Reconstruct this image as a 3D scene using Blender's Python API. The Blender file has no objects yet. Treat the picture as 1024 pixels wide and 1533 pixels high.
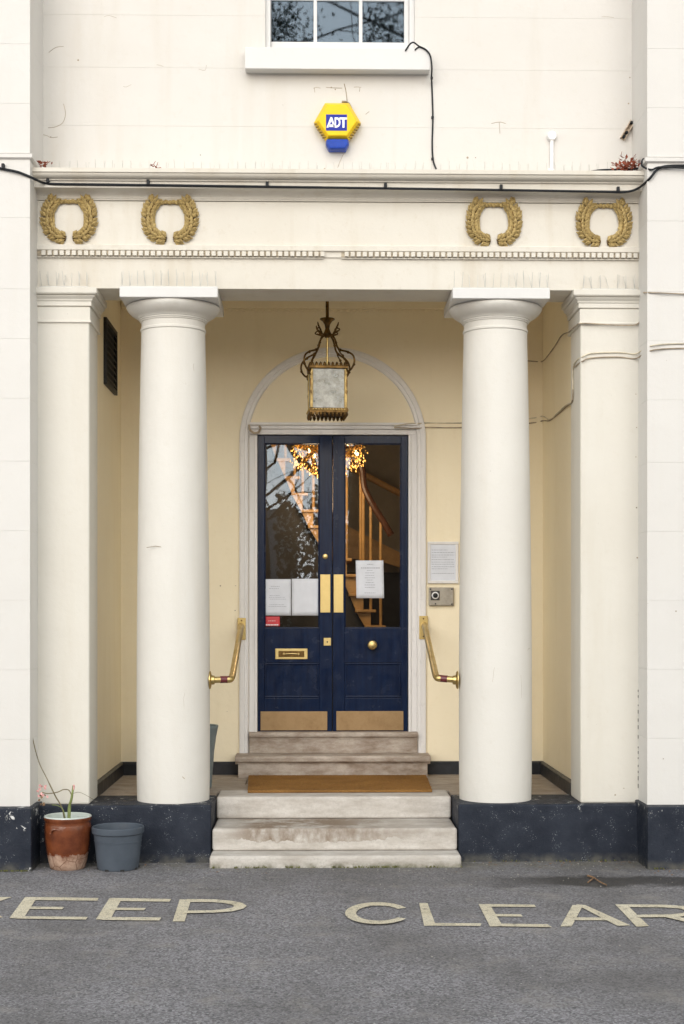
import bpy, bmesh, math, random
from mathutils import Vector, Matrix
random.seed(7)
R = math.radians
scene = bpy.context.scene
COL = scene.collection

# ------------------------------------------------------------------ camera
F_PX = 2178.0            # focal length in photo pixels (photo 1024 x 1533)
YAW = R(1.1)             # the photographer stands a touch to the left and looks a touch to the right
CX, CY, CZ = -0.135, -9.0, 1.554
HOR = 915.0
cam_d = bpy.data.cameras.new("camera")
cam = bpy.data.objects.new("camera", cam_d)
COL.objects.link(cam)
cam.location = (CX, CY, CZ)
cam.rotation_euler = (R(90), 0, -YAW)
cam_d.sensor_fit = 'VERTICAL'
cam_d.sensor_height = 36.0
cam_d.lens = F_PX / 1533.0 * 36.0
cam_d.shift_y = (HOR - 766.5) / 1533.0
cam_d.clip_start = 0.1
cam_d.clip_end = 900.0
scene.camera = cam

# ------------------------------------------------------------------ sky, sun, exposure
SUN_EL, SUN_AZ = R(22), R(180 + 6)      # azimuth clockwise from +Y: in front of the house, a little to the left
world = bpy.data.worlds.new("World")
scene.world = world
world.use_nodes = True
wn = world.node_tree
wn.nodes.clear()
w_out = wn.nodes.new("ShaderNodeOutputWorld")
w_bg = wn.nodes.new("ShaderNodeBackground")
w_sky = wn.nodes.new("ShaderNodeTexSky")
w_sky.sky_type = 'NISHITA'
w_sky.sun_disc = False
w_sky.sun_elevation = SUN_EL
w_sky.sun_rotation = SUN_AZ
w_sky.air_density = 2.5
w_sky.dust_density = 0.5
w_hs = wn.nodes.new("ShaderNodeHueSaturation")   # an overcast sky: much less blue
w_hs.inputs["Saturation"].default_value = 0.32
wn.links.new(w_sky.outputs[0], w_hs.inputs["Color"])
wn.links.new(w_hs.outputs[0], w_bg.inputs[0])
w_bg.inputs[1].default_value = 0.15
wn.links.new(w_bg.outputs[0], w_out.inputs[0])
sun_d = bpy.data.lights.new("sun", 'SUN')
sun_d.energy = 1.2
sun_d.angle = R(65)
sun_d.color = (1.0, 0.95, 0.925)
sun = bpy.data.objects.new("sun", sun_d)
COL.objects.link(sun)
sd = Vector((math.sin(SUN_AZ) * math.cos(SUN_EL), math.cos(SUN_AZ) * math.cos(SUN_EL), math.sin(SUN_EL)))
sun.rotation_euler = (-sd).to_track_quat('-Z', 'Y').to_euler()
scene.view_settings.view_transform = 'Standard'
scene.view_settings.look = 'None'
scene.view_settings.exposure = 0.88
scene.view_settings.gamma = 1.0
scene.view_settings.use_curve_mapping = False
scene.render.engine = 'CYCLES'
scene.cycles.max_bounces = 12
scene.cycles.diffuse_bounces = 9
scene.cycles.transparent_max_bounces = 12
scene.cycles.sample_clamp_indirect = 6.0

# ------------------------------------------------------------------ helpers
FW = Vector((math.sin(YAW), math.cos(YAW), 0))
RT = Vector((math.cos(YAW), -math.sin(YAW), 0))


def at(px, py, Y):
    """photo pixel -> world point on the plane y = Y"""
    d = FW + RT * ((px - 512.0) / F_PX) + Vector((0, 0, (HOR - py) / F_PX))
    t = (Y - CY) / d.y
    return Vector((CX + t * d.x, Y, CZ + t * d.z))


def on_ground(px, py, z=0.0):
    d = FW + RT * ((px - 512.0) / F_PX) + Vector((0, 0, (HOR - py) / F_PX))
    t = (z - CZ) / d.z
    return Vector((CX + t * d.x, CY + t * d.y, z))


WLOC = {}


def tag(o, label=None, cat=None, group=None, kind=None):
    if label: o['label'] = label
    if cat: o['category'] = cat
    if group: o['group'] = group
    if kind: o['kind'] = kind
    return o


def thing(name, label, cat, loc=(0, 0, 0), group=None):
    o = bpy.data.objects.new(name, None)
    COL.objects.link(o)
    o.location = loc
    o.empty_display_size = 0.1
    WLOC[o.name] = Vector(loc)
    return tag(o, label, cat, group)


class MB:
    """collects shapes in world space and links them as ONE mesh object"""

    def __init__(self):
        self.v, self.f, self.s = [], [], []

    def add(self, verts, faces, smooth=False):
        n = len(self.v)
        self.v += [Vector(p) for p in verts]
        self.f += [tuple(i + n for i in f) for f in faces]
        self.s += [smooth] * len(faces)
        return self

    def box(self, x0, x1, y0, y1, z0, z1):
        if x0 > x1: x0, x1 = x1, x0
        if y0 > y1: y0, y1 = y1, y0
        if z0 > z1: z0, z1 = z1, z0
        return self.add([(x0, y0, z0), (x1, y0, z0), (x1, y1, z0), (x0, y1, z0), (x0, y0, z1), (x1, y0, z1), (x1, y1, z1), (x0, y1, z1)],
                        [(0, 3, 2, 1), (4, 5, 6, 7), (0, 1, 5, 4), (1, 2, 6, 5), (2, 3, 7, 6), (3, 0, 4, 7)])

    def prism(self, poly, axis, a, b, smooth=False):
        """poly: list of 2-d points; extruded along axis from a to b. axis x: (y,z); y: (x,z); z: (x,y)"""
        def p3(p, t):
            return (t, p[0], p[1]) if axis == 'x' else (p[0], t, p[1]) if axis == 'y' else (p[0], p[1], t)
        n = len(poly)
        vs = [p3(p, a) for p in poly] + [p3(p, b) for p in poly]
        fs = [tuple(range(n)), tuple(range(2 * n - 1, n - 1, -1))]
        fs += [(i, n + i, n + (i + 1) % n, (i + 1) % n) for i in range(n)]
        return self.add(vs, fs, smooth)

    def lathe(self, prof, c, n=48, axis='z', caps=True, smooth=True):
        """prof: (radius, height) bottom to top"""
        vs, fs = [], []
        c = Vector(c)
        for r, h in prof:
            for k in range(n):
                a = 2 * math.pi * k / n
                u, w = r * math.cos(a), r * math.sin(a)
                vs.append(c + (Vector((u, w, h)) if axis == 'z' else Vector((u, -h, w)) if axis == 'y' else Vector((h, u, w))))
        m = len(prof)
        for i in range(m - 1):
            for k in range(n):
                k2 = (k + 1) % n
                fs.append((i * n + k, i * n + k2, (i + 1) * n + k2, (i + 1) * n + k))
        self.add(vs, fs, smooth)
        if caps:
            b = len(self.v) - len(vs)
            self.f += [tuple(b + k for k in range(n - 1, -1, -1)), tuple(b + (m - 1) * n + k for k in range(n))]
            self.s += [False, False]
        return self

    def tube(self, pts, r, n=10, caps=True, smooth=True):
        pts = [Vector(p) for p in pts]
        rs = r if isinstance(r, (list, tuple)) else [r] * len(pts)
        vs, fs = [], []
        up = None
        for i, p in enumerate(pts):
            t = (pts[min(i + 1, len(pts) - 1)] - pts[max(i - 1, 0)])
            if t.length < 1e-9: t = Vector((0, 0, 1))
            t.normalize()
            if up is None:
                up = Vector((0, 0, 1)) if abs(t.z) < .9 else Vector((0, 1, 0))
            e = t.cross(up)
            if e.length < 1e-6: e = t.cross(Vector((1, 0.1, 0)))
            e.normalize()
            up = e.cross(t).normalized()
            for k in range(n):
                a = 2 * math.pi * k / n
                vs.append(p + (e * math.cos(a) + up * math.sin(a)) * rs[i])
        m = len(pts)
        for i in range(m - 1):
            for k in range(n):
                k2 = (k + 1) % n
                fs.append((i * n + k, i * n + k2, (i + 1) * n + k2, (i + 1) * n + k))
        if caps:
            fs += [tuple(range(n - 1, -1, -1)), tuple((m - 1) * n + k for k in range(n))]
        return self.add(vs, fs, smooth)

    def sweep(self, path, prof, smooth=False):
        """horizontal moulding: path = plan points (x,y); prof = (out, z). 'out' is to the right of the direction of travel"""
        path = [Vector(p) for p in path]
        n, m = len(path), len(prof)
        dirs = [(path[i + 1] - path[i]).normalized() for i in range(n - 1)]
        vs = []
        for i in range(n):
            d0, d1 = dirs[max(i - 1, 0)], dirs[min(i, n - 2)]
            n0, n1 = Vector((d0.y, -d0.x)), Vector((d1.y, -d1.x))
            mt = (n0 + n1)
            mt = mt / max(mt.dot(n0), 1e-6) if i not in (0, n - 1) else n0
            for (o, z) in prof:
                q = path[i] + mt * o
                vs.append((q.x, q.y, z))
        fs = []
        for i in range(n - 1):
            for j in range(m - 1):
                fs.append((i * m + j, (i + 1) * m + j, (i + 1) * m + j + 1, i * m + j + 1))
        fs += [tuple(range(m)), tuple((n - 1) * m + j for j in range(m - 1, -1, -1))]
        return self.add(vs, fs, smooth)

    def build(self, name, mat, parent=None, bevel=0, seg=2, label=None, cat=None, group=None, kind=None, auto=False, loc=None):
        base = WLOC[parent.name] if parent else Vector(loc) if loc else Vector((0, 0, 0))
        me = bpy.data.meshes.new(name)
        me.from_pydata([tuple(p - base) for p in self.v], [], self.f)
        for p, s in zip(me.polygons, self.s): p.use_smooth = s
        bm = bmesh.new(); bm.from_mesh(me)
        bmesh.ops.recalc_face_normals(bm, faces=bm.faces)
        if auto or any(self.s):
            for e in bm.edges:
                if len(e.link_faces) == 2 and e.calc_face_angle(0) > R(35): e.smooth = False
        bm.to_mesh(me); bm.free()
        me.materials.append(mat)
        o = bpy.data.objects.new(name, me)
        COL.objects.link(o)
        WLOC[o.name] = base
        if parent: o.parent = parent
        elif loc: o.location = loc
        if bevel:
            b = o.modifiers.new("bevel", 'BEVEL')
            b.width = bevel; b.segments = seg; b.limit_method = 'ANGLE'; b.angle_limit = R(35)
        return tag(o, label, cat, group, kind)


def copy_tree(o, parent=None):
    c = o.copy(); COL.objects.link(c)
    if parent: c.parent = parent
    WLOC[c.name] = WLOC[o.name]
    for ch in list(o.children): copy_tree(ch, c)
    return c


def smooth_path(pts, sub=6):
    """Catmull-Rom through the points"""
    P = [Vector(p) for p in pts]
    out = []
    for i in range(len(P) - 1):
        p0, p1, p2, p3 = P[max(i - 1, 0)], P[i], P[i + 1], P[min(i + 2, len(P) - 1)]
        for k in range(sub):
            t = k / sub
            out.append(0.5 * ((2 * p1) + (p2 - p0) * t + (2 * p0 - 5 * p1 + 4 * p2 - p3) * t * t + (3 * p1 - p0 - 3 * p2 + p3) * t ** 3))
    out.append(P[-1])
    return out


# ------------------------------------------------------------------ materials
class NT:
    def __init__(self, name):
        self.m = bpy.data.materials.new(name)
        self.m.use_nodes = True
        self.t = self.m.node_tree
        self.b = self.t.nodes["Principled BSDF"]
        self.pos = self.t.nodes.new("ShaderNodeNewGeometry").outputs["Position"]

    def n(self, typ, **kw):
        x = self.t.nodes.new(typ)
        for k, v in kw.items(): setattr(x, k, v)
        return x

    def link(self, a, b): self.t.links.new(a, b)

    def vec(self, scale=(1, 1, 1)):
        mp = self.n("ShaderNodeMapping")
        mp.inputs["Scale"].default_value = scale
        self.link(self.pos, mp.inputs[0])
        return mp.outputs[0]

    def noise(self, scale, detail=4, rough=.55, stretch=(1, 1, 1), dist=0):
        x = self.n("ShaderNodeTexNoise")
        x.inputs["Scale"].default_value = scale
        x.inputs["Detail"].default_value = detail
        x.inputs["Roughness"].default_value = rough
        x.inputs["Distortion"].default_value = dist
        self.link(self.vec(stretch), x.inputs["Vector"])
        return x.outputs["Fac"]

    def voronoi(self, scale, feature='F1', stretch=(1, 1, 1), out="Distance"):
        x = self.n("ShaderNodeTexVoronoi", feature=feature)
        x.inputs["Scale"].default_value = scale
        self.link(self.vec(stretch), x.inputs["Vector"])
        return x.outputs[out]

    def ramp(self, fac, a, b, lo=0.0, hi=1.0):
        x = self.n("ShaderNodeMapRange")
        x.inputs[1].default_value = a; x.inputs[2].default_value = b
        x.inputs[3].default_value = lo; x.inputs[4].default_value = hi
        self.link(fac, x.inputs[0])
        return x.outputs[0]

    def math(self, op, a, b):
        x = self.n("ShaderNodeMath", operation=op)
        for i, q in enumerate((a, b)):
            if isinstance(q, (int, float)): x.inputs[i].default_value = q
            else: self.link(q, x.inputs[i])
        return x.outputs[0]

    def mix(self, fac, a, b):
        x = self.n("ShaderNodeMix", data_type='RGBA')
        if isinstance(fac, (int, float)): x.inputs[0].default_value = fac
        else: self.link(fac, x.inputs[0])
        for i, q in ((6, a), (7, b)):
            if isinstance(q, tuple): x.inputs[i].default_value = (*q, 1) if len(q) == 3 else q
            else: self.link(q, x.inputs[i])
        return x.outputs[2]

    def sep(self):
        s = self.n("ShaderNodeSeparateXYZ")
        self.link(self.pos, s.inputs[0])
        return s.outputs

    def bump(self, h, strength=.3, dist=.01, prev=None):
        x = self.n("ShaderNodeBump")
        x.inputs["Strength"].default_value = strength
        x.inputs["Distance"].default_value = dist
        self.link(h, x.inputs["Height"])
        if prev: self.link(prev, x.inputs["Normal"])
        self.link(x.outputs[0], self.b.inputs["Normal"])
        return x.outputs[0]

    def set(self, col=None, rough=None, metal=None, spec=None):
        if col is not None:
            if isinstance(col, tuple): self.b.inputs["Base Color"].default_value = (*col, 1)
            else: self.link(col, self.b.inputs["Base Color"])
        if rough is not None:
            if isinstance(rough, (int, float)): self.b.inputs["Roughness"].default_value = rough
            else: self.link(rough, self.b.inputs["Roughness"])
        if metal is not None: self.b.inputs["Metallic"].default_value = metal
        if spec is not None: self.b.inputs["Specular IOR Level"].default_value = spec
        return self


def wall_paint(name, col, dirt=(0.50, 0.43, 0.32), amount=.25, chips=.8, rough=.62, bump=.25, low=None):
    m = NT(name)
    big = m.noise(1.3, 4, .6)
    c = m.mix(m.ramp(big, .38, .68, 0, .35 * amount), col, dirt)
    st = m.noise(5.5, 5, .6, stretch=(1, 1, .10))                      # rain streaks
    c = m.mix(m.ramp(st, .52, .76, 0, 1.0 * amount), c, dirt)
    gr = m.noise(19, 6, .75)
    c = m.mix(m.ramp(gr, .56, .70, 0, .55 * amount), c, dirt)
    ch = m.noise(34, 4, .65)
    c = m.mix(m.ramp(ch, .735, .76, 0, chips), c, (0.25, .20, .15))
    fl = m.noise(7, 6, .7)
    c = m.mix(m.ramp(fl, .60, .66, 0, .14), c, tuple(x * 1.06 for x in col))
    m.set(c, m.ramp(big, .3, .7, rough - .08, rough + .1), spec=.35)
    b0 = m.bump(m.noise(2.2, 4, .55), bump * 1.2, .035)
    b1 = m.bump(m.noise(14, 6, .65), bump * .7, .008, b0)
    m.bump(m.noise(130, 3, .6), bump, .0025, b1)
    return m.m


def plain(name, col, rough=.5, metal=0, var=.15, scale=18, bump=.1, bscale=60, spec=.5):
    m = NT(name)
    nz = m.noise(scale, 4, .6)
    c = m.mix(m.ramp(nz, .3, .7), tuple(x * (1 - var) for x in col), tuple(min(1, x * (1 + var)) for x in col))
    m.set(c, m.ramp(nz, .3, .7, max(.05, rough - .07), rough + .07), metal, spec)
    if bump: m.bump(m.noise(bscale, 3), bump, .002)
    return m.m


M = {}
M['wall_white'] = wall_paint("white_render", (0.650, 0.629, 0.600), amount=.20)
M['wall_wing'] = wall_paint("wing_render", (0.655, 0.640, 0.622), amount=.10)
M['col_white'] = wall_paint("column_paint", (0.672, 0.652, 0.615), amount=.17, chips=.4, rough=.58, bump=.32)
M['trim_cream'] = wall_paint("cream_trim_paint", (0.660, 0.627, 0.565), dirt=(.42, .33, .20), amount=.32)
M['pil_cream'] = wall_paint("pilaster_paint", (0.665, 0.640, 0.585), amount=.2)
M['porch_cream'] = wall_paint("porch_cream_paint", (0.90, 0.81, 0.615), dirt=(.70, .58, .36), amount=.22, chips=.5)
M['frame_white'] = wall_paint("white_joinery_gloss", (0.80, 0.79, 0.79), dirt=(.35, .32, .3), amount=.3, chips=.6, rough=.42, bump=.12)
M['sash_white'] = wall_paint("white_sash_gloss", (0.655, 0.65, 0.645), dirt=(.45, .44, .42), amount=.15, chips=.4, rough=.4, bump=.1)


def plinth_mat():
    m = NT("navy_plinth_paint")
    c = m.mix(m.ramp(m.noise(6, 5, .65), .35, .7), (0.010, 0.014, 0.025), (0.023, 0.029, 0.044))
    sp = m.math('MULTIPLY', m.ramp(m.voronoi(105), .20, .12), m.ramp(m.noise(12, 3), .52, .64))
    c = m.mix(sp, c, (0.42, 0.43, 0.44))
    z = m.sep()[2]
    edge = m.ramp(z, .30, .36)
    chip = m.math('MULTIPLY', m.ramp(m.noise(13, 6, .78), .60, .63), edge)
    c = m.mix(chip, c, (.62, .62, .60))
    patch = m.math('MULTIPLY', m.ramp(m.noise(8, 6, .78), .60, .615), m.ramp(m.sep()[0], -1.78, -1.83))
    c = m.mix(patch, c, (.66, .66, .66))
    mud = m.math('MULTIPLY', m.ramp(z, .06, .0), m.ramp(m.noise(14, 5), .35, .65))
    c = m.mix(mud, c, (.11, .105, .09))
    m.set(c, m.ramp(m.noise(20, 4), .3, .7, .5, .68), spec=.25)
    m.bump(m.noise(90, 5, .7), .55, .006, m.bump(m.noise(8, 4), .3, .02))
    return m.m


M['plinth'] = plinth_mat()
M['skirting'] = plain("black_skirting", (0.013, 0.015, 0.020), .45, var=.4, bump=.3)


def stone_mat(name, base, dark, stain=None, green=False, zband=None, amt=.72):
    m = NT(name)
    c = m.mix(m.ramp(m.noise(9, 6, .7, stretch=(.6, 1, 1.6)), .35, .65, 0, amt), base, dark)
    c = m.mix(m.ramp(m.noise(70, 3, .7), .52, .72, 0, .5), c, tuple(x * .62 for x in base))
    if stain:
        x, y, z = m.sep()
        wob = m.noise(4.5, 5, .7, stretch=(1, 1, .5))
        wx = m.math('MULTIPLY', m.ramp(x, -.68, -.50), m.ramp(x, .48, .0, .15, 1))
        lim = m.math('ADD', m.math('MULTIPLY', wob, .16), .055)
        below = m.math('GREATER_THAN', z, lim)
        k = m.math('MULTIPLY', m.math('MULTIPLY', wx, below), m.ramp(wob, .38, .56, .05, .95))
        c = m.mix(k, c, stain)
    if green:
        z = m.sep()[2]
        g = m.math('MULTIPLY', m.ramp(z, .045, .0), m.ramp(m.noise(9, 5, .7), .36, .6))
        c = m.mix(g, c, (.085, .085, .035))
    m.set(c, .72, spec=.3)
    m.bump(m.noise(160, 4, .7), .45, .003, m.bump(m.noise(13, 5, .6), .45, .012))
    return m.m


M['step_pale'] = stone_mat("pale_step_stone", (0.57, 0.54, 0.505), (0.34, .30, .26), green=True)
M['step_stained'] = stone_mat("stained_step_stone", (0.57, 0.54, 0.505), (0.34, .30, .26), stain=(.20, .145, .10))
M['step_brown'] = stone_mat("brown_step_stone", (0.50, 0.44, 0.385), (0.24, .18, .135), amt=.95)
M['flag'] = stone_mat("flagstone", (0.40, 0.345, 0.29), (0.24, .19, .15), amt=.8)
M['mortar'] = plain("mortar", (0.09, .08, .07), .9)


def asphalt_mat():
    m = NT("asphalt")
    v = m.voronoi(105, out="Color")
    bw = m.n("ShaderNodeRGBToBW"); m.link(v, bw.inputs[0])
    c = m.mix(m.ramp(bw.outputs[0], .1, .9), (0.100, 0.098, 0.106), (0.335, 0.328, 0.352))
    c = m.mix(m.ramp(m.noise(190, 2), .50, .70, 0, .65), c, (.065, .063, .066))
    c = m.mix(m.ramp(m.noise(.9, 6, .65), .40, .62, 0, .55), c, (.095, .090, .088))
    c = m.mix(m.ramp(m.noise(3.3, 6, .7), .54, .66, 0, .45), c, (.27, .255, .24))
    sp = m.math('MULTIPLY', m.ramp(m.voronoi(27), .14, .09), m.ramp(m.noise(13, 2), .56, .62))
    c = m.mix(sp, c, (.50, .49, .47))
    x, y, z = m.sep()
    # damp patch in front of the right-hand plinth
    wob = m.math('MULTIPLY', m.math('SUBTRACT', m.noise(3.5, 5, .65), .5), .42)
    yy = m.math('ADD', y, wob)
    wet = m.math('MULTIPLY', m.math('MULTIPLY', m.ramp(yy, -.86, -.78), m.ramp(yy, -.46, -.54)), m.ramp(m.math('ADD', x, wob), .72, 1.25))
    c = m.mix(m.math('MULTIPLY', wet, .85), c, (.034, .032, .031))
    # moss and grit in the angle at the wall foot
    foot = m.math('MULTIPLY', m.ramp(y, -.36, -.06), m.ramp(m.noise(7, 5, .7), .34, .58))
    c = m.mix(m.math('MULTIPLY', foot, .6), c, (.165, .155, .115))
    m.set(c, m.ramp(wet, 0, 1, .85, .55), spec=.3)
    h = m.math('ADD', m.voronoi(88), m.math('MULTIPLY', m.noise(300, 2), .4))
    m.bump(h, .75, .006, m.bump(m.noise(5, 4), .4, .02))
    return m.m


M['asphalt'] = asphalt_mat()


def road_paint_mat():
    m = NT("worn_yellow_road_paint")
    w = m.math('MAXIMUM', m.ramp(m.noise(24, 7, .8), .54, .62, 0, .8), m.ramp(m.noise(190, 2), .50, .66, 0, .7))
    c = m.mix(w, m.mix(m.ramp(m.noise(5, 3), .3, .7), (0.58, 0.52, 0.385), (0.70, .645, .51)), (.13, .12, .11))
    m.set(c, .8, spec=.3)
    m.bump(m.voronoi(95), .6, .005)
    return m.m


M['road_paint'] = road_paint_mat()


def door_mat():
    m = NT("navy_door_gloss")
    g = m.noise(7, 5, .6, stretch=(6, 1, .5))
    c = m.mix(m.ramp(g, .3, .72), (0.0022, 0.0075, 0.030), (0.0050, 0.016, 0.054))
    c = m.mix(m.ramp(m.noise(75, 5, .7), .72, .78, 0, .25), c, (.06, .08, .12))
    m.set(c, m.ramp(m.noise(11, 4), .3, .7, .16, .30), spec=.28)
    m.bump(m.noise(40, 3, .5, stretch=(3, 1, .3)), .10, .002)
    return m.m


M['door'] = door_mat()


def metal_mat(name, col, dark, rough=.3, metal=1.0, scale=14, amt=.7, bump=.2):
    m = NT(name)
    nz = m.noise(scale, 6, .7)
    m.set(m.mix(m.ramp(nz, .40, .72, 0, amt), col, dark), m.ramp(nz, .3, .7, rough - .08, rough + .18), metal)
    m.bump(m.noise(scale * 4, 4), bump, .002)
    return m.m


M['brass'] = metal_mat("polished_brass", (0.60, 0.46, 0.20), (.44, .31, .12), .36, amt=.35, bump=.03, scale=9)
M['brass_old'] = metal_mat("aged_brass", (0.17, 0.10, 0.035), (.030, .018, .010), .36, amt=.95, scale=30, bump=.1)
M['lantern_brass'] = metal_mat('dull_lantern_brass', (0.34, 0.25, 0.105), (.12, .075, .03), .38, amt=.7, scale=22, bump=.05)
M['bronze'] = metal_mat("bronze_kick_plate", (0.36, 0.24, 0.125), (.24, .15, .07), .42, metal=.75, amt=.6, scale=8)
M['gilt'] = metal_mat("gilt_paint", (0.54, 0.40, 0.165), (.11, .065, .022), .38, metal=.35, scale=60, amt=.8, bump=.5)
M['steel'] = metal_mat("brushed_steel", (0.40, .37, .32), (.20, .18, .15), .40, metal=.8, scale=20, amt=.6)
M['cable'] = plain("black_cable", (0.014, .016, .020), .5, spec=.22, bump=0)
M['cable_pale'] = plain("painted_cable", (0.60, .54, .42), .6, var=.3, scale=9, bump=0)
M['cable_dirty'] = plain("dirty_painted_cable", (0.33, .27, .20), .7, var=.45, scale=12, bump=0)
M['white_pvc'] = plain("white_pvc", (0.80, .80, .81), .4, var=.05, bump=0)
M['rust'] = plain("flaking_rusty_bracket", (0.52, .42, .32), .8, var=.45, scale=60, bump=.4)
M['black'] = plain("black_grille", (0.008, .008, .009), .6, bump=0)
M['yellow'] = plain("yellow_plastic", (0.83, .55, .010), .33, var=.05, spec=.22, bump=0)
M['yellow_dark'] = plain("yellow_slot_shade", (0.30, .19, .01), .6, bump=0)
M['blue'] = plain("blue_plastic", (0.006, .020, .30), .35, var=.08, spec=.22, bump=0)
M['blue_lens'] = plain("blue_lens", (0.008, .050, .36), .14, var=.12, spec=.22, bump=0)
M['white'] = plain("white_print", (0.85, .85, .87), .5, var=.02, bump=0)
M['paper'] = plain("white_paper", (0.68, .71, .78), .7, var=.05, scale=12, bump=.1, bscale=9)
M['ink'] = plain("grey_print", (0.30, .32, .38), .8, var=.2, bump=0)
M['red'] = plain("red_sticker", (0.55, .035, .045), .45, var=.12, bump=0)
M['maroon'] = plain("maroon_tape", (0.11, .020, .024), .3, var=.3, bump=.2)
M['grey_plastic'] = plain("slate_grey_plastic", (0.070, .085, .108), .42, var=.14, scale=7, spec=.22, bump=.12)
M['planter'] = metal_mat("blue_grey_zinc", (0.24, .30, .33), (.13, .17, .19), .45, metal=.4, scale=7)
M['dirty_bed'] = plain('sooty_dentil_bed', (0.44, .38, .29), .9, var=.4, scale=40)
M['spike'] = plain("weathered_clear_plastic", (0.54, .53, .50), .35, var=.15, bump=0)
M['leaf_dead'] = plain("dead_red_leaf", (0.26, .062, .030), .7, var=.5, scale=90, bump=0)
M['leaf_brown'] = plain("dry_leaf", (0.22, .13, .07), .8, var=.5, scale=40, bump=0)
M['stem'] = plain("plant_stem", (0.17, .14, .075), .7, var=.4, scale=20, bump=.2)
M['stem_green'] = plain("green_stem", (0.19, .23, .075), .6, var=.4, scale=20, bump=.2)
M['petal'] = plain("pink_petal", (0.66, .34, .33), .6, var=.3, scale=80, bump=0)
M['soil'] = plain("pale_gritty_soil", (0.30, .29, .26), .9, var=.4, scale=60, bump=.6)
M['moss'] = plain("moss", (0.12, .125, .035), .9, var=.5, scale=60, bump=.4)
M['grit'] = plain("grit", (0.30, .28, .26), .9, var=.6, scale=30, bump=0)
M['wood'] = plain("varnished_stair_wood", (0.60, .36, .14), .4, var=.25, scale=9, bump=.1)
M['wood_dark'] = plain("dark_handrail_wood", (0.10, .040, .020), .3, var=.3, scale=9, bump=.1)
M['hall_wall'] = plain("hall_wall_paint", (0.40, .37, .32), .8, var=.15, scale=3)
M['hall_dark'] = plain("dark_hall_panel", (0.050, .045, .042), .6, var=.3, scale=5)
M['hall_floor'] = plain("hall_carpet", (0.10, .030, .025), .95, var=.3, scale=9)
M['ceiling'] = plain("porch_ceiling", (0.90, .83, .65), .8, var=.06, scale=4)
M['bark'] = plain("bark", (0.075, .060, .050), .9, var=.4, scale=12, bump=.8)
M['evergreen'] = plain("evergreen_leaves", (0.035, .050, .022), .6, var=.5, scale=9, bump=0)
M['slate'] = plain("slate_roof", (0.50, .54, .60), .6, var=.2, scale=6, bump=.3)
M['grey_render'] = plain("grey_outbuilding_render", (0.62, .66, .72), .8, var=.12, scale=3, bump=.2)
M['brick_wall'] = plain("brick_garden_wall", (0.22, .12, .09), .9, var=.3, scale=9, bump=.4)


def mat_coir():
    m = NT("coir_matting")
    nz = m.noise(170, 4, .7)
    c = m.mix(m.ramp(nz, .3, .7), (0.19, 0.090, 0.024), (0.46, 0.25, 0.085))
    c = m.mix(m.ramp(m.noise(3, 4), .4, .7, 0, .5), c, (.17, .085, .03))
    m.set(c, .95, spec=.1)
    m.bump(nz, 1.0, .012)
    return m.m


M['coir'] = mat_coir()


def mat_pot():
    m = NT("brown_glaze_over_terracotta")
    z = m.sep()[2]
    wob = m.math('MULTIPLY', m.math('SUBTRACT', m.noise(11, 5, .7), .5), .11)
    k = m.ramp(m.math('ADD', z, wob), .088, .098)
    glaze = m.mix(m.ramp(m.noise(16, 4), .3, .7), (0.10, 0.027, 0.011), (0.185, .053, .019))
    bare = m.mix(m.ramp(m.noise(14, 6, .75), .40, .60), (0.24, .135, .09), (0.44, .30, .225))
    crack = m.ramp(m.voronoi(13, 'DISTANCE_TO_EDGE'), .02, .045)
    bare = m.mix(m.ramp(crack, 0, 1, .8, 0), bare, (.17, .085, .05))
    c = m.mix(k, bare, glaze)
    m.set(c, m.ramp(k, 0, 1, .85, .22))
    m.bump(m.math('ADD', m.math('MULTIPLY', k, .3), m.noise(50, 3)), .3, .004)
    return m.m


M['pot'] = mat_pot()
M['pot_rim'] = plain("pale_pot_lining", (0.50, .55, .52), .35, var=.15, scale=14)


def glass_mat(name, ior=1.5, tint=(1, 1, 1), rough=.0, dirt=0.0):
    m = NT(name)
    t = m.t
    out = t.nodes["Material Output"]
    tr = m.n("ShaderNodeBsdfTransparent"); tr.inputs[0].default_value = (*tint, 1)
    gl = m.n("ShaderNodeBsdfGlossy"); gl.inputs["Roughness"].default_value = rough; gl.inputs[0].default_value = (.66, .82, 1, 1)
    fr = m.n("ShaderNodeFresnel"); fr.inputs[0].default_value = ior
    bp = m.n("ShaderNodeBump"); bp.inputs["Strength"].default_value = .05; bp.inputs["Distance"].default_value = .02
    m.link(m.noise(2.2, 0, .4), bp.inputs["Height"])
    m.link(bp.outputs[0], gl.inputs["Normal"])
    mx = m.n("ShaderNodeMixShader")
    m.link(fr.outputs[0], mx.inputs[0]); m.link(tr.outputs[0], mx.inputs[1]); m.link(gl.outputs[0], mx.inputs[2])
    last = mx.outputs[0]
    if dirt:
        df = m.n("ShaderNodeBsdfDiffuse")
        m.link(m.mix(m.ramp(m.noise(22, 5, .7), .3, .7), (.36, .32, .24), (.76, .74, .68)), df.inputs[0])
        m2 = m.n("ShaderNodeMixShader")
        m.link(m.ramp(m.noise(11, 5, .7), .3, .65, dirt * .55, dirt), m2.inputs[0])
        m.link(last, m2.inputs[1]); m.link(df.outputs[0], m2.inputs[2])
        last = m2.outputs[0]
    m.link(last, out.inputs[0])
    return m.m


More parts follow.
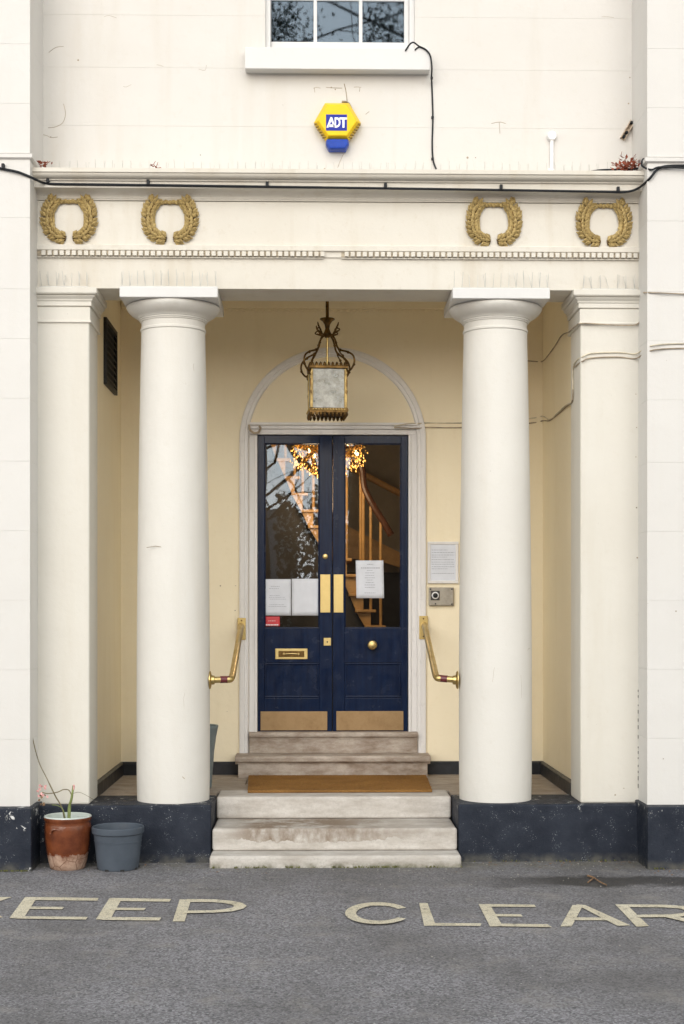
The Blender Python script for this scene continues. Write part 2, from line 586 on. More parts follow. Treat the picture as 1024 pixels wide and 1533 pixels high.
M['glass'] = glass_mat("door_glass", 1.52, (.84, .85, .84), rough=.012)
M['window_glass'] = glass_mat("window_glass", 1.6, (.5, .55, .58), rough=.018)
M['lantern_glass'] = glass_mat("clouded_lantern_glass", 1.6, (.9, .9, .88), .15, dirt=.66)
em = NT("lit_bulb"); em.b.inputs["Emission Color"].default_value = (1, .62, .22, 1); em.b.inputs["Emission Strength"].default_value = 8
em.set((1, .7, .3))
M['bulb'] = em.m
M['crystal'] = metal_mat("gilt_crystal_drops", (0.90, .58, .20), (.35, .16, .04), .18, metal=.9, scale=40, amt=.6, bump=0)

# ------------------------------------------------------------------ plan (metres; y = 0 is the front of the porch plinth)
WING_Y = -0.18
WL, WR = -1.850, 1.893        # inner edges of the two projecting wings
TOP = 6.9
Z_FL = 0.356                  # porch floor
Y_BACK = 1.70                 # porch back wall
Z_SOF = 3.558                 # underside of the beam
Y_EF, Y_EB = 0.06, 0.41       # beam front and back
Y_UP = 0.25                   # upper wall face
PX = 1.53                     # inner edge of the pilasters

# ------------------------------------------------------------------ ground
g = MB()
g.add([(-300, -300, 0), (300, -300, 0), (300, 60, 0), (-300, 60, 0)], [(0, 1, 2, 3)])
g.build('ground', M['asphalt'], kind='structure', label='grey asphalt forecourt in front of the porch')

# ------------------------------------------------------------------ the building
bld = thing('building', 'cream and white stucco house front with columned entrance porch', 'building', (0, 0, 0))

# wings in scored render courses
zc = [0.375, 0.78, 1.20, 1.62, 2.04, 2.46, 2.84, 3.20, 3.50, 3.93, 4.285, 4.32, 4.62, 4.98, 5.33, 5.68, 6.03, 6.38, TOP]
for side in (-1, 1):
    a, b = (-7.0, WL) if side < 0 else (WR, 7.0)
    wing = MB().box(a if side < 0 else a + .006, b - .006 if side < 0 else b, WING_Y + .006, 6.4, 0, TOP - .01).build('wing_wall', M['wall_wing'], bld)
    for i in range(len(zc) - 1):
        if abs(zc[i] - 4.285) < .001:
            continue
        MB().box(a, b, WING_Y, 6.39, zc[i] + .0003, zc[i + 1] - .0003).build('render_course', M['wall_wing'], wing, bevel=.0007, seg=1)
    e = b if side < 0 else a
    q = MB()
    pth = [(a, WING_Y), (e, WING_Y), (e, Y_UP)] if side < 0 else [(e, Y_UP), (e, WING_Y), (b, WING_Y)]
    q.sweep(pth, [(-.01, 4.283), (.006, 4.283), (.016, 4.29), (.016, 4.312), (-.01, 4.318)])
    q.build('string_course', M['wall_wing'], wing)
    pe = -1.822 if side < 0 else 1.872
    MB().box(a if side < 0 else pe, pe if side < 0 else b, -.285, 6.3, -.05, .376).build('wing_plinth', M['plinth'], bld, bevel=.008)

# upper wall (courses, around the window opening)
wx0, wx1 = at(397, 0, Y_UP).x, at(621, 0, Y_UP).x
wz0, wz1 = 5.085, 6.62
uw = MB()
uw.box(WL - .2, wx0, Y_UP + .01, Y_UP + .28, 4.10, TOP - .01).box(wx1, WR + .2, Y_UP + .01, Y_UP + .28, 4.10, TOP - .01)
uw.box(wx0, wx1, Y_UP + .01, Y_UP + .28, 4.10, wz0).box(wx0, wx1, Y_UP + .01, Y_UP + .28, wz1, TOP - .01)
upper = uw.build('upper_wall', M['wall_white'], bld)
uz = [4.11, 4.632, 5.002, 5.335, 5.69, 6.04, 6.39, 6.65, TOP]
for i in range(len(uz) - 1):
    z0, z1 = uz[i] + .0004, uz[i + 1] - .0004
    if z1 < wz0 or z0 > wz1:
        segs = [(WL, WR, z0, z1)]
    else:
        segs = [(WL, wx0, z0, z1), (wx1, WR, z0, z1)]
        if z0 < wz0: segs.append((wx0 + .0005, wx1 - .0005, z0, wz0))
        if z1 > wz1: segs.append((wx0 + .0005, wx1 - .0005, wz1, z1))
    for (xa, xb, za, zb) in segs:
        MB().box(xa, xb, Y_UP, Y_UP + .012, za, zb).build('render_course', M['wall_white'], upper)
# unseen roof slab added to block light into the rooms, and the porch ceiling
MB().box(-7.05, 7.05, WING_Y - .03, 6.4, TOP - .003, TOP + .12).build('light_block_roof', M['wall_white'], bld, bevel=.01)
MB().box(WL - .1, WR + .1, Y_EB + .002, 6.0, 3.86, 4.05).build('porch_ceiling', M['ceiling'], bld)

# sash window
win = MB()
fx0, fx1 = wx0 - .002, wx1 + .002
win.box(fx0, fx0 + .035, Y_UP + .03, Y_UP + .14, wz0, wz1).box(fx1 - .035, fx1, Y_UP + .03, Y_UP + .14, wz0, wz1)
win.box(fx0 + .035, fx1 - .035, Y_UP + .03, Y_UP + .14, wz1 - .05, wz1)
window = win.build('window', M['sash_white'], bld, bevel=.003)
gx0, gx1 = at(406, 0, Y_UP + .07).x, at(605, 0, Y_UP + .07).x
gz0 = at(500, 64, Y_UP + .07).z
sash = MB()
sash.box(fx0 + .036, gx0, Y_UP + .06, Y_UP + .105, wz0 + .001, wz1 - .051).box(gx1, fx1 - .036, Y_UP + .06, Y_UP + .105, wz0 + .001, wz1 - .051)
sash.box(gx0, gx1, Y_UP + .06, Y_UP + .105, wz0 + .001, gz0).box(gx0, gx1, Y_UP + .061, Y_UP + .105, wz1 - .12, wz1 - .051)
sash.box(gx0, gx1, Y_UP + .055, Y_UP + .105, 5.83, 5.88)
sash.build('sash_frame', M['sash_white'], window, bevel=.004)
mx = [at(472, 0, Y_UP + .06).x, at(540, 0, Y_UP + .06).x]
rows = [(gz0, 5.465), (5.485, 5.83), (5.88, 6.19), (6.21, wz1 - .12)]
for x in mx:
    MB().box(x - .011, x + .011, Y_UP + .066, Y_UP + .098, gz0 - .002, wz1 - .119).build('glazing_bar', M['sash_white'], window, bevel=.003)
for z in (5.475, 6.20):
    MB().box(gx0 - .001, gx1 + .001, Y_UP + .069, Y_UP + .095, z - .010, z + .010).build('glazing_bar', M['sash_white'], window, bevel=.003)
xs = [gx0] + mx + [gx1]
for r0, r1 in rows:
    for k in range(3):
        MB().box(xs[k] + .001, xs[k + 1] - .001, Y_UP + .080, Y_UP + .084, r0, r1).build('pane', M['window_glass'], window)
s0, s1 = at(366.5, 0, Y_UP - .10), at(644, 0, Y_UP - .10)
sl = MB()
zt, zb = at(500, 73, Y_UP - .07).z, at(500, 103.5, Y_UP - .10).z
sl.prism([(Y_UP - .10, zb), (Y_UP - .10, zt - .004), (Y_UP + .07, zt + .008), (Y_UP + .07, zb + .006), (Y_UP - .07, zb + .006), (Y_UP - .075, zb)], 'x', s0.x, s1.x)
sl.build('window_sill', M['sash_white'], window, bevel=.006)
MB().box(gx0 - .2, gx1 + .2, Y_UP + 1.6, Y_UP + 1.65, 4.4, TOP - .02).build('room_wall', M['hall_dark'], window)

# entablature
zs = [Z_SOF, 3.752, 3.787, 3.829, 4.105]
e = MB()
prof = [(Y_EF, Z_SOF), (Y_EF, 3.752), (Y_EF - .010, 3.754), (Y_EF - .010, 3.789), (Y_EF - .026, 3.791), (Y_EF - .026, 3.824), (Y_EF - .004, 3.829),
        (Y_EF - .002, 4.100), (Y_EF + .06, 4.104), (Y_EB, 4.104), (Y_EB, Z_SOF)]
e.prism(prof, 'x', WL - .05, WR + .05)
ent = e.build('entablature', M['trim_cream'], bld, bevel=.003, label='cream entablature with plain frieze over the two columns')
# frieze panel sits in a raised border on the right
c = MB()
cz = [(Y_EB, 4.1045), (Y_EF - .004, 4.1045), (Y_EF - .006, 4.112)]
for k in range(7):                                            # cavetto
    t = k / 6 * math.pi / 2
    cz.append((Y_EF - .010 - .085 * (1 - math.cos(t)), 4.116 + .036 * math.sin(t)))
cz += [(Y_EF - .105, 4.154), (Y_EF - .105, 4.192), (Y_EF - .118, 4.194), (Y_EF - .118, 4.200)]
for k in range(6):                                            # ovolo under the top fillet
    t = k / 5 * math.pi / 2
    cz.append((Y_EF - .122 - .038 * math.sin(t), 4.203 + .026 * (1 - math.cos(t))))
cz += [(Y_EF - .170, 4.231), (Y_EF - .170, 4.256), (Y_UP + .02, 4.275), (Y_EB, 4.275)]
c.prism(cz, 'x', WL - .03, WR + .03)
cornice = c.build('cornice', M['trim_cream'], ent, auto=True)
d = MB()
xd = WL + .03
gap0, gap1 = at(484, 380, Y_EF).x, at(511, 380, Y_EF).x
while xd < WR - .03:
    if not (gap0 < xd + .012 < gap1):
        d.box(xd, xd + .025, Y_EF - .034, Y_EF - .0122, 3.757, 3.785)
    xd += .0375
d.build('dentils', M['trim_cream'], ent, kind='stuff')
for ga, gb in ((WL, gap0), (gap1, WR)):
    MB().box(ga, gb, Y_EF - .012, Y_EF - .0095, 3.756, 3.787).build('dentil_bed', M['dirty_bed'], ent)  # brown dirt, darkened for contrast in the gaps between dentils
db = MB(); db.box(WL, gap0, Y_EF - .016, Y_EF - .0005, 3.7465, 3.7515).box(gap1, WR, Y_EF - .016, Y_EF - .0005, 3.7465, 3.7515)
db.build('dentil_fillet', M['trim_cream'], ent)

# columns
CYc = 0.287


def make_column(cx):
    prof = [(.2285, Z_FL - .003), (.2315, .50), (.2325, .9), (.2315, 1.3), (.228, 1.75), (.2225, 2.2), (.2155, 2.65), (.208, 3.05), (.2035, 3.25), (.2025, 3.325)]
    col = MB().lathe(prof, (cx, CYc, 0), 72).build('column', M['col_white'], bld, label=None)
    nk = [(.2025, 3.326), (.207, 3.329), (.2085, 3.336), (.207, 3.343), (.2015, 3.346), (.2015, 3.384), (.208, 3.386), (.2095, 3.393), (.2155, 3.395),
          (.2165, 3.403), (.223, 3.405), (.227, 3.412), (.243, 3.420), (.262, 3.432), (.279, 3.447), (.290, 3.462), (.2955, 3.475), (.294, 3.483), (.286, 3.4885)]
    MB().lathe(nk, (cx, CYc, 0), 72).build('capital', M['col_white'], col, auto=True)
    MB().box(cx - .302, cx + .302, CYc - .304, CYc + .304, 3.489, 3.5545).build('abacus', M['sash_white'], col, bevel=.004)
    return col


colL, colR = at(259.5, 800, CYc).x, at(741.5, 800, CYc).x
make_column(colL); make_column(colR)

# pilasters
cap = [(-.01, 3.555), (.052, 3.555), (.052, 3.520), (.046, 3.517), (.044, 3.513), (.024, 3.512), (.024, 3.508), (.042, 3.507), (.036, 3.500), (.022, 3.488), (.020, 3.478), (.014, 3.476),
       (.014, 3.447), (-.004, 3.446), (-.004, 3.442), (.006, 3.441), (.006, 3.360), (.012, 3.357), (.012, 3.345), (-.01, 3.343)]
for side in (-1, 1):
    pm = MB()
    pi = PX * side
    pm.box(pi, WL - .02 if side < 0 else WR + .02, Y_EF + .002, Y_EB, Z_FL - .002, Z_SOF - .001)
    p = pm.build('pilaster', M['pil_cream'], bld, bevel=.012, seg=3)
    cm = MB()
    if side < 0:
        cm.sweep([(WL - .01, Y_EF + .002), (pi, Y_EF + .002), (pi, Y_EB + .05)], cap)
    else:
        cm.sweep([(pi, Y_EB + .05), (pi, Y_EF + .002), (WR + .01, Y_EF + .002)], cap)
    cm.build('capital', M['pil_cream'], p, bevel=.002, seg=1)
    # side wall of the porch
    MB().box(pi + side * .022, pi + side * .3, Y_EB - .003, Y_BACK + .003, Z_FL - .2, 3.87).build('side_wall', M['porch_cream'], bld)
    sk = MB().sweep([(pi + side * .022, Y_EB + .002), (pi + side * .022, Y_BACK)] if side < 0 else [(pi + side * .022, Y_BACK), (pi + side * .022, Y_EB + .002)],
                    [(-.005, .352), (.022, .352), (.022, .437), (.012, .449), (-.005, .4495)] if side < 0 else [(-.005, .352), (.022, .352), (.022, .437), (.012, .449), (-.005, .4495)])
    sk.build('skirting', M['skirting'], bld)

# back wall with the door opening
OX0, OX1 = at(372.5, 800, Y_BACK).x, at(625, 800, Y_BACK).x
OZ1 = at(500, 636, Y_BACK).z
bw = MB()
bw.box(-1.6, OX0, Y_BACK, Y_BACK + .22, 0, 3.9).box(OX1, 1.6, Y_BACK, Y_BACK + .22, 0, 3.9).box(OX0, OX1, Y_BACK, Y_BACK + .22, OZ1, 3.9)
back = bw.build('back_wall', M['porch_cream'], bld, label='cream back wall of the porch around the navy door')
q = MB(); q.box(-1.545, 1.545, Y_BACK - .030, Y_BACK + .001, 3.775, 3.85)
q.build('ceiling_moulding', M['porch_cream'], back, bevel=.004)
q = MB()
x = -1.53
while x < 1.52:
    q.box(x, x + .024, Y_BACK - .018, Y_BACK + .001, 3.757, 3.7745); x += .048
q.build('dentils', M['porch_cream'], back, kind='stuff')
SX0, SX1 = at(352, 1150, 1.47).x, at(644.5, 1150, 1.47).x
for (xa, xb) in ((-1.55, SX0 + .012), (SX1 - .012, 1.55)):
    MB().prism([(Y_BACK + .001, .352), (Y_BACK - .022, .352), (Y_BACK - .022, .437), (Y_BACK - .012, .449), (Y_BACK + .001, .4495)], 'x', xa, xb).build('skirting', M['skirting'], back)

# architrave with its round arch
AX0, AX1 = at(358.5, 800, Y_BACK).x, at(637.5, 800, Y_BACK).x
acx, ro = (AX0 + AX1) / 2, (AX1 - AX0) / 2
az = at(500, 520.5, Y_BACK).z - ro
aprof = [(0, 0), (0, -.020), (.010, -.024), (.036, -.024), (.040, -.016), (.060, -.016), (.068, -.004), (.068, 0)]     # (inwards, y)
am = MB()
NA = 40
ring = [((-1, 0), .498)]
path = [(AX0, .500, 1, 0)] + [(acx - ro * math.cos(math.pi * k / NA), az + ro * math.sin(math.pi * k / NA), math.cos(math.pi * k / NA), -math.sin(math.pi * k / NA)) for k in range(NA + 1)] + [(AX1, .500, -1, 0)]
vs, fs = [], []
m_ = len(aprof)
for (x, z, nx, nz) in path:
    for (i_, y_) in aprof: vs.append((x + nx * i_, Y_BACK + .0005 + y_, z + nz * i_))
for i in range(len(path) - 1):
    for j in range(m_ - 1): fs.append((i * m_ + j, (i + 1) * m_ + j, (i + 1) * m_ + j + 1, i * m_ + j + 1))
fs += [tuple(range(m_)), tuple((len(path) - 1) * m_ + j for j in range(m_))]
am.add(vs, fs)
am.build('arch_architrave', M['frame_white'], bld, label='white round arched architrave above the door')

# door lining and head
YD = Y_BACK + .028            # door face
DX0, DX1 = at(386, 800, YD).x, at(610.5, 800, YD).x
DZ0, DZ1 = at(500, 1095, YD).z, at(500, 652, YD).z
f = MB()
f.box(OX0 + .002, DX0 - .003, Y_BACK + .004, Y_BACK + .15, .515, DZ1 + .004).box(DX1 + .003, OX1 - .002, Y_BACK + .004, Y_BACK + .15, .515, DZ1 + .004)
f.box(OX0 + .002, OX1 - .002, Y_BACK + .002, Y_BACK + .15, DZ1 + .004, OZ1 - .032)
f.box(DX0 - .022, DX0 - .003, Y_BACK - .008, Y_BACK + .0035, .66, DZ1 + .003).box(DX1 + .003, DX1 + .022, Y_BACK - .008, Y_BACK + .0035, .66, DZ1 + .003)
f.box(OX0 + .003, DX0 + .03, YD + .047, Y_BACK + .149, .669, DZ1 + .003).box(DX1 - .03, OX1 - .003, YD + .047, Y_BACK + .149, .669, DZ1 + .003).box(DX0 + .03, DX1 - .03, YD + .047, Y_BACK + .149, DZ1 - .03, DZ1 + .003)  # stops behind the leaves, added to block hall light at the gaps
dframe = f.build('door_frame', M['frame_white'], bld, bevel=.003)
q = MB(); q.prism([(Y_BACK + .02, OZ1 - .031), (Y_BACK - .018, OZ1 - .031), (Y_BACK - .018, OZ1 - .012), (Y_BACK - .040, OZ1 - .004), (Y_BACK - .040, OZ1 + .012), (Y_BACK + .02, OZ1 + .018)], 'x', OX0 + .004, OX1 - .004)
q.build('door_head', M['frame_white'], dframe)

# door leaves
def door_leaf(x0, x1, g0, g1, left):
    zg1, zg0 = at(500, 664, YD).z, at(500, 940.5, YD).z
    zp1, zp0 = at(500, 992, YD).z, at(500, 1045, YD).z
    m = MB()
    y0, y1 = YD, YD + .045
    m.box(x0, g0, y0, y1, DZ0, DZ1).box(g1, x1, y0, y1, DZ0, DZ1)
    m.box(g0, g1, y0, y1, zg1, DZ1).box(g0, g1, y0, y1, zp1, zg0).box(g0, g1, y0, y1, DZ0, zp0)
    leaf = m.build('door_leaf', M['door'], bld, bevel=.0025)
    p = MB(); p.box(g0 + .0005, g1 - .0005, y0 + .014, y1 - .01, zp0 + .0005, zp1 - .0005)
    p.build('panel', M['door'], leaf)
    w = .016
    b = MB()
    for (a0, a1, c0, c1) in ((g0 + .001, g1 - .001, zp1 - w, zp1 - .001), (g0 + .001, g1 - .001, zp0 + .001, zp0 + w), (g0 + .001, g0 + w, zp0 + w, zp1 - w), (g1 - w, g1 - .001, zp0 + w, zp1 - w)):
        b.box(a0, a1, y0 + .004, y0 + .0135, c0, c1)
    b.build('panel_moulding', M['door'], leaf, bevel=.004)
    bd = MB()
    w = .008
    for (a0, a1, c0, c1) in ((g0, g1, zg1 - w, zg1 - .0005), (g0, g1, zg0 + .0005, zg0 + w), (g0, g0 + w, zg0 + w, zg1 - w), (g1 - w, g1, zg0 + w, zg1 - w)):
        bd.box(a0, a1, y0 + .008, y0 + .018, c0, c1)
    bd.build('glazing_bead', M['door'], leaf, bevel=.003)
    MB().box(g0 + .001, g1 - .001, y0 + .0185, y0 + .0235, zg0 + .001, zg1 - .001).build('glass_pane', M['glass'], leaf)
    return leaf


XM = at(498, 800, YD).x
leafL = door_leaf(DX0, XM - .004, at(396, 0, YD).x, at(478, 0, YD).x, True)
leafR = door_leaf(XM + .002, DX1, at(516, 0, YD).x, at(600.5, 0, YD).x, False)


def plate(px0, px1, py0, py1, name, mat, parent, th=.004, bev=.0015):
    a, b = at(px0, py1, YD), at(px1, py0, YD)
    return MB().box(a.x, b.x, YD - th, YD - .0003, a.z, b.z).build(name, mat, parent, bevel=bev)


def disc(px, py, prof, name, mat, parent, y=YD, n=24):
    p = at(px, py, y)
    return MB().lathe(prof, (p.x, y, p.z), n, axis='y').build(name, mat, parent, auto=True)


tag(leafL, 'left navy door leaf with brass letter plate and taped papers'); tag(leafR, 'right navy door leaf with round brass knob')
plate(390, 490, 1065, 1093.5, 'kick_plate', M['bronze'], leafL)
plate(503.5, 604, 1064.5, 1093.5, 'kick_plate', M['bronze'], leafR)
plate(479.5, 494.5, 860, 917, 'push_plate', M['brass'], leafL)
plate(499.5, 514, 860, 917, 'push_plate', M['brass'], leafR)
lp = plate(412, 460.5, 971, 987, 'letter_plate', M['brass'], leafL, .006, .003)
lq = MB(); a, b = at(417, 983.5, YD), at(455.5, 974.5, YD)
lq.box(a.x, b.x, YD - .0105, YD - .0062, a.z, b.z)
lq.build('letter_flap', M['brass_old'], leafL, bevel=.003)
lq = MB()
for s_ in (425, 447): 
    p = at(s_, 979, YD); lq.lathe([(.009, .0105), (.009, .0135), (.005, .016)], (p.x, YD, p.z), 12, axis='y')
p, p2 = at(427, 979, YD), at(445, 979, YD)
lq.tube([(p.x, YD - .015, p.z), ((p.x + p2.x) / 2, YD - .019, p.z + .003), (p2.x, YD - .015, p.z)], .0045, 8)
lq.build('letter_handle', M['brass'], leafL)
disc(557, 965.5, [(.022, 0), (.022, .004), (.011, .010), (.011, .028), (.026, .036), (.035, .050), (.036, .060), (.030, .072), (.016, .079), (.004, .081)], 'door_knob', M['brass'], leafR)
disc(487, 833, [(.019, 0), (.019, .006), (.015, .009), (.004, .010)], 'cylinder_lock', M['brass'], leafL)
lk = plate(484.5, 495.5, 955, 966.5, 'rim_lock', M['brass'], leafL, .010, .002)
disc(490, 961, [(.006, .0102), (.006, .012), (.002, .0122)], 'keyhole', M['black'], leafL, n=12)
sm = MB().box(XM - .0035, XM + .0015, YD + .02, YD + .03, DZ0, DZ1).build('meeting_stile_gap', M['black'], leafL)

# upper steps at the door
def nosing_step(name, x0, x1, yf, yb, z0, z1, mat, th=.05, out=.03, parent=bld, side_out=.02):
    s = MB().box(x0 + side_out, x1 - side_out, yf + out, yb, z0, z1 - th).build(name, mat, parent, bevel=.004)
    pr = [(yf + out + .006, z1 - th - .012), (yf + out - .004, z1 - th - .010), (yf + out - .004, z1 - th), (yf + .008, z1 - th + .004), (yf + .001, z1 - th + .012), (yf, z1 - .016), (yf + .006, z1 - .004), (yf + .016, z1), (yb, z1), (yb, z1 - th + .0005), (yf + out + .006, z1 - th + .0005)]
    MB().prism(pr, 'x', x0, x1).build('nosing', mat, s, bevel=.003)
    return s


UX0, UX1 = at(373, 1110, 1.655).x, at(625.5, 1110, 1.655).x
nosing_step('step', SX0, SX1, 1.455, 1.6985, .345, .513, M['step_brown'])
nosing_step('step', UX0, UX1, 1.640, 1.90, .5135, .668, M['step_brown'], th=.042, out=.022, side_out=.001)

# front steps
MB().box(-.768, .759, -.195, .30, -.03, .074).build('step', M['step_pale'], bld, bevel=.018, seg=3)
MB().box(-.762, .750, -.022, .45, .0745, .2135).build('step', M['step_stained'], bld, bevel=.018, seg=3)
MB().box(-.764, .752, .388, .745, .2145, .3575).build('step', M['step_pale'], bld, bevel=.016, seg=3)

# plinths
MB().box(-1.86, -.770, 0, .494, -.05, Z_FL).build('plinth', M['plinth'], bld, bevel=.012, seg=3)
MB().box(.758, 1.90, 0, .494, -.05, Z_FL).build('plinth', M['plinth'], bld, bevel=.012, seg=3)

# porch floor in flagstones
fl = MB().box(-1.6, 1.6, .45, 1.75, .05, .335).build('porch_floor', M['mortar'], bld)
rows_ = [(.498, .80, .7535), (.806, 1.13, 9), (1.136, 1.43, 9), (1.436, 1.72, 9)]
rows_ = [(.498, .742, True), (.748, 1.10, False), (1.106, 1.40, False), (1.406, 1.71, False)]
for i, (ya, yb, split) in enumerate(rows_):
    cuts = [-1.54, -1.1, -.772, .762, 1.14, 1.54] if split else ([-1.54, -.92, -.30, .36, .98, 1.54] if i % 2 else [-1.54, -1.2, -.61, .05, .66, 1.25, 1.54])
    for k in range(len(cuts) - 1):
        if split and cuts[k] < 0 < cuts[k + 1]: continue
        dz = random.uniform(-.002, .002)
        MB().box(cuts[k] + .003, cuts[k + 1] - .003, ya, yb, .30, .354 + dz).build('flagstone', M['flag'], fl, bevel=.004)

# louvre on the left side wall
sw = -PX - .022
y0_, y1_ = .82, 1.36
lv = thing('wall_vent', 'black louvred vent high on the left side wall of the porch', 'vent', (sw, (y0_ + y1_) / 2, 3.08))
z0_, z1_ = 3.085, 3.535
fm = MB()
for (a0, a1, c0, c1) in ((y0_, y1_, z1_ - .03, z1_), (y0_, y1_, z0_, z0_ + .03), (y0_, y0_ + .03, z0_ + .03, z1_ - .03), (y1_ - .03, y1_, z0_ + .03, z1_ - .03)):
    fm.box(sw - .01, sw + .022, a0, a1, c0, c1)
fm.build('frame', M['black'], lv, bevel=.002)
for k in range(9):
    z = z0_ + .045 + k * .044
    MB().prism([(sw + .001, z + .03), (sw + .004, z + .034), (sw + .020, z + .004), (sw + .017, z)], 'y', y0_ + .031, y1_ - .031).build('slat', M['black'], lv)
MB().box(sw - .02, sw + .0005, y0_ + .03, y1_ - .03, z0_ + .03, z1_ - .03).build('back', M['black'], lv)

# ------------------------------------------------------------------ bird spikes on the ledges
def spikes(x0, x1, y, z, h, step, label):
    t = thing('bird_spike_strip', label, 'bird spikes', ((x0 + x1) / 2, y, z), 'clear bird spikes on the ledges')
    MB().box(x0, x1, y - .012, y + .012, z, z + .006).build('base', M['spike'], t)
    m = MB()
    n = int((x1 - x0) / step)
    for k in range(n + 1):
        x = x0 + .01 + k * (x1 - x0 - .02) / n
        for (dx, dy) in ((random.gauss(0, .004), -.02 + random.gauss(0, .004)), (random.gauss(0, .010), .022)):
            if random.random() < .12: continue
            m.tube([(x, y, z + .004), (x + dx, y + dy, z + h * random.uniform(.85, 1.05))], [.0025, .0016], 5)
    m.build('spikes', M['spike'], t, kind='stuff')


spikes(colL - .30, colL + .30, .012, 3.5555, .105, .05, 'row of clear bird spikes on top of the left column capital')
spikes(colR - .30, colR + .30, .012, 3.5555, .105, .05, 'row of clear bird spikes on top of the right column capital')
spikes(WL + .02, -PX - .0, .030, 3.556, .095, .05, 'row of clear bird spikes on the left pilaster capital')
spikes(PX + .0, WR - .02, .030, 3.556, .095, .05, 'row of clear bird spikes on the right pilaster capital')
spikes(WL + .06, WR - .06, .14, 4.272, .105, .055, 'long row of clear bird spikes along the cornice top')

# ------------------------------------------------------------------ gilt wreaths
def wreath(px, py, label):
    c = at(px, py, Y_EF - .002)
    t = thing('laurel_wreath', label, 'wreath', c, 'gilt laurel wreaths on the frieze')
    s = F_PX / (9 + Y_EF)
    for sgn in (-1, 1):
        # spine of one branch, from the top band down to the tip, in photo pixels about the centre
        P = [(-23, -29), (-29, -18.8), (-31.7, -7.6), (-30.8, 6.4), (-25.8, 17), (-16, 24), (-5.0, 26.5)]
        P = [Vector((sgn * -x * -1 / s * 1.0, 0, -y / s)) for x, y in P]
        sp = smooth_path(P, 10)
        m = MB()
        n = len(sp)
        rad = [.029 - .006 * (i / (n - 1)) for i in range(n)]
        MB().tube([c + p + Vector((0, -.002, 0)) for p in sp], [r * .74 for r in rad], 8).build('gap_shade_core', M['brass_old'], t)  # dark core paints shade into the gaps between the leaves
        rows_n = 14
        for k in range(rows_n):
            i = int(k / (rows_n - 1) * (n - 2))
            p, tg = sp[i], (sp[i + 1] - sp[i]).normalized()
            nrm = Vector((tg.z, 0, -tg.x))
            r = rad[i]
            for off, lift, splay in ((-1.0, .012, .75), (1.0, .012, -.75), (-.5, .021, .35), (.5, .021, -.35), (0, .024, 0)):
                off += random.uniform(-.1, .1)
                base = p + nrm * (off * r * .75) + Vector((0, -lift, 0))
                dr = (-tg * 1.0 - nrm * (splay * -1.0) * 1.0).normalized() if False else (-tg + nrm * (.75 * (1 if off > 0.1 else -1 if off < -.1 else 0))).normalized()
                L, W = random.uniform(.040, .050), random.uniform(.0115, .0140)
                sd_ = dr.cross(Vector((0, 1, 0))).normalized()
                tip = base + dr * L + Vector((0, -.008, 0))
                mid = base + dr * (L * .45) + Vector((0, -.009, 0))
                q = [base, mid + sd_ * W + Vector((0, .008, 0)), tip, mid - sd_ * W + Vector((0, .008, 0)), mid]
                m.add([c + v for v in q], [(0, 1, 4), (1, 2, 4), (2, 3, 4), (3, 0, 4)])
        m.build('branch', M['gilt'], t)
    b = MB()
    for k in range(9):
        x = (-22 + k * 5.5) / s
        b.lathe([(.004, -.016), (.012, -.010), (.0155, 0), (.012, .010), (.004, .016)], c + Vector((x, -.012, 28.0 / s + .003 * (k % 2))), 8, axis='x')
    b.build('berry_band', M['gilt'], t)
    return t


wreath(104, 331, 'leftmost gilt laurel wreath, beside the left wing wall')
wreath(254.5, 332, 'gilt laurel wreath on the frieze above the left column')
wreath(739, 336, 'gilt laurel wreath on the frieze above the right column')
wreath(903.5, 337.5, 'rightmost gilt laurel wreath, beside the right wing wall')

# ------------------------------------------------------------------ alarm box
ac = at(505, 190, Y_UP)
al = thing('alarm_box', 'yellow hexagonal alarm box with blue lens under the window', 'alarm box', ac)
s = F_PX / (9 + Y_UP - .06)
hexa = [(-18.5, 33), (17.5, 33), (35.5, 3), (17, -24), (-17, -24), (-35.5, 3)]
hb = MB()
vs = []
for sc_, y_ in ((.98, 0), (1.0, -.035), (.97, -.045), (.80, -.085)):
    for (x, z) in hexa: vs.append((ac.x + x / s * sc_, Y_UP + y_, ac.z + (z * sc_) / s))
fs = [tuple(range(18, 24)), tuple(range(5, -1, -1))]
for i in range(3):
    for k in range(6): fs.append((i * 6 + k, i * 6 + (k + 1) % 6, (i + 1) * 6 + (k + 1) % 6, (i + 1) * 6 + k))
hb.add(vs, fs)
hb.build('body', M['yellow'], al, bevel=.004)
ln = MB()
vs = []
lens = [(-17, -23), (17, -23), (17.5, -31), (13, -39), (-13, -39), (-17.5, -31)]
for sc_, y_ in ((1, -.002), (1, -.05), (.86, -.078)):
    for (x, z) in lens: vs.append((ac.x + x / s * sc_, Y_UP + y_, ac.z + (-31 + (z + 31) * sc_) / s))
fs = [tuple(range(12, 18)), tuple(range(5, -1, -1))]
for i in range(2):
    for k in range(6): fs.append((i * 6 + k, i * 6 + (k + 1) % 6, (i + 1) * 6 + (k + 1) % 6, (i + 1) * 6 + k))
ln.add(vs, fs)
ln.build('strobe_lens', M['blue_lens'], al, bevel=.005)
sl_ = MB()
for sg in (-1, 1):
    for k in range(6):
        t = k / 6 + .04
        x = sg * (35 + (19 - 35) * t) / s; z = (1.5 + (-23.5 - 1.5) * t) / s
        e = MB()
        dxy = Vector((sg * .8, 0, -.5)).normalized()
        p = Vector((ac.x + x * .93, Y_UP - .052, ac.z + z * .95))
        sl_.box(p.x - .012, p.x + .012, p.y - .008, p.y + .02, p.z - .0045, p.z + .0045)
sl_.build('vent_slots', M['yellow_dark'], al)
fy = Y_UP - .0856
a, b = at(488, 195.5, fy), at(519.5, 171.5, fy)
logo = MB().box(a.x, b.x, fy - .0015, fy + .001, a.z, b.z).build('logo_panel', M['blue'], al)


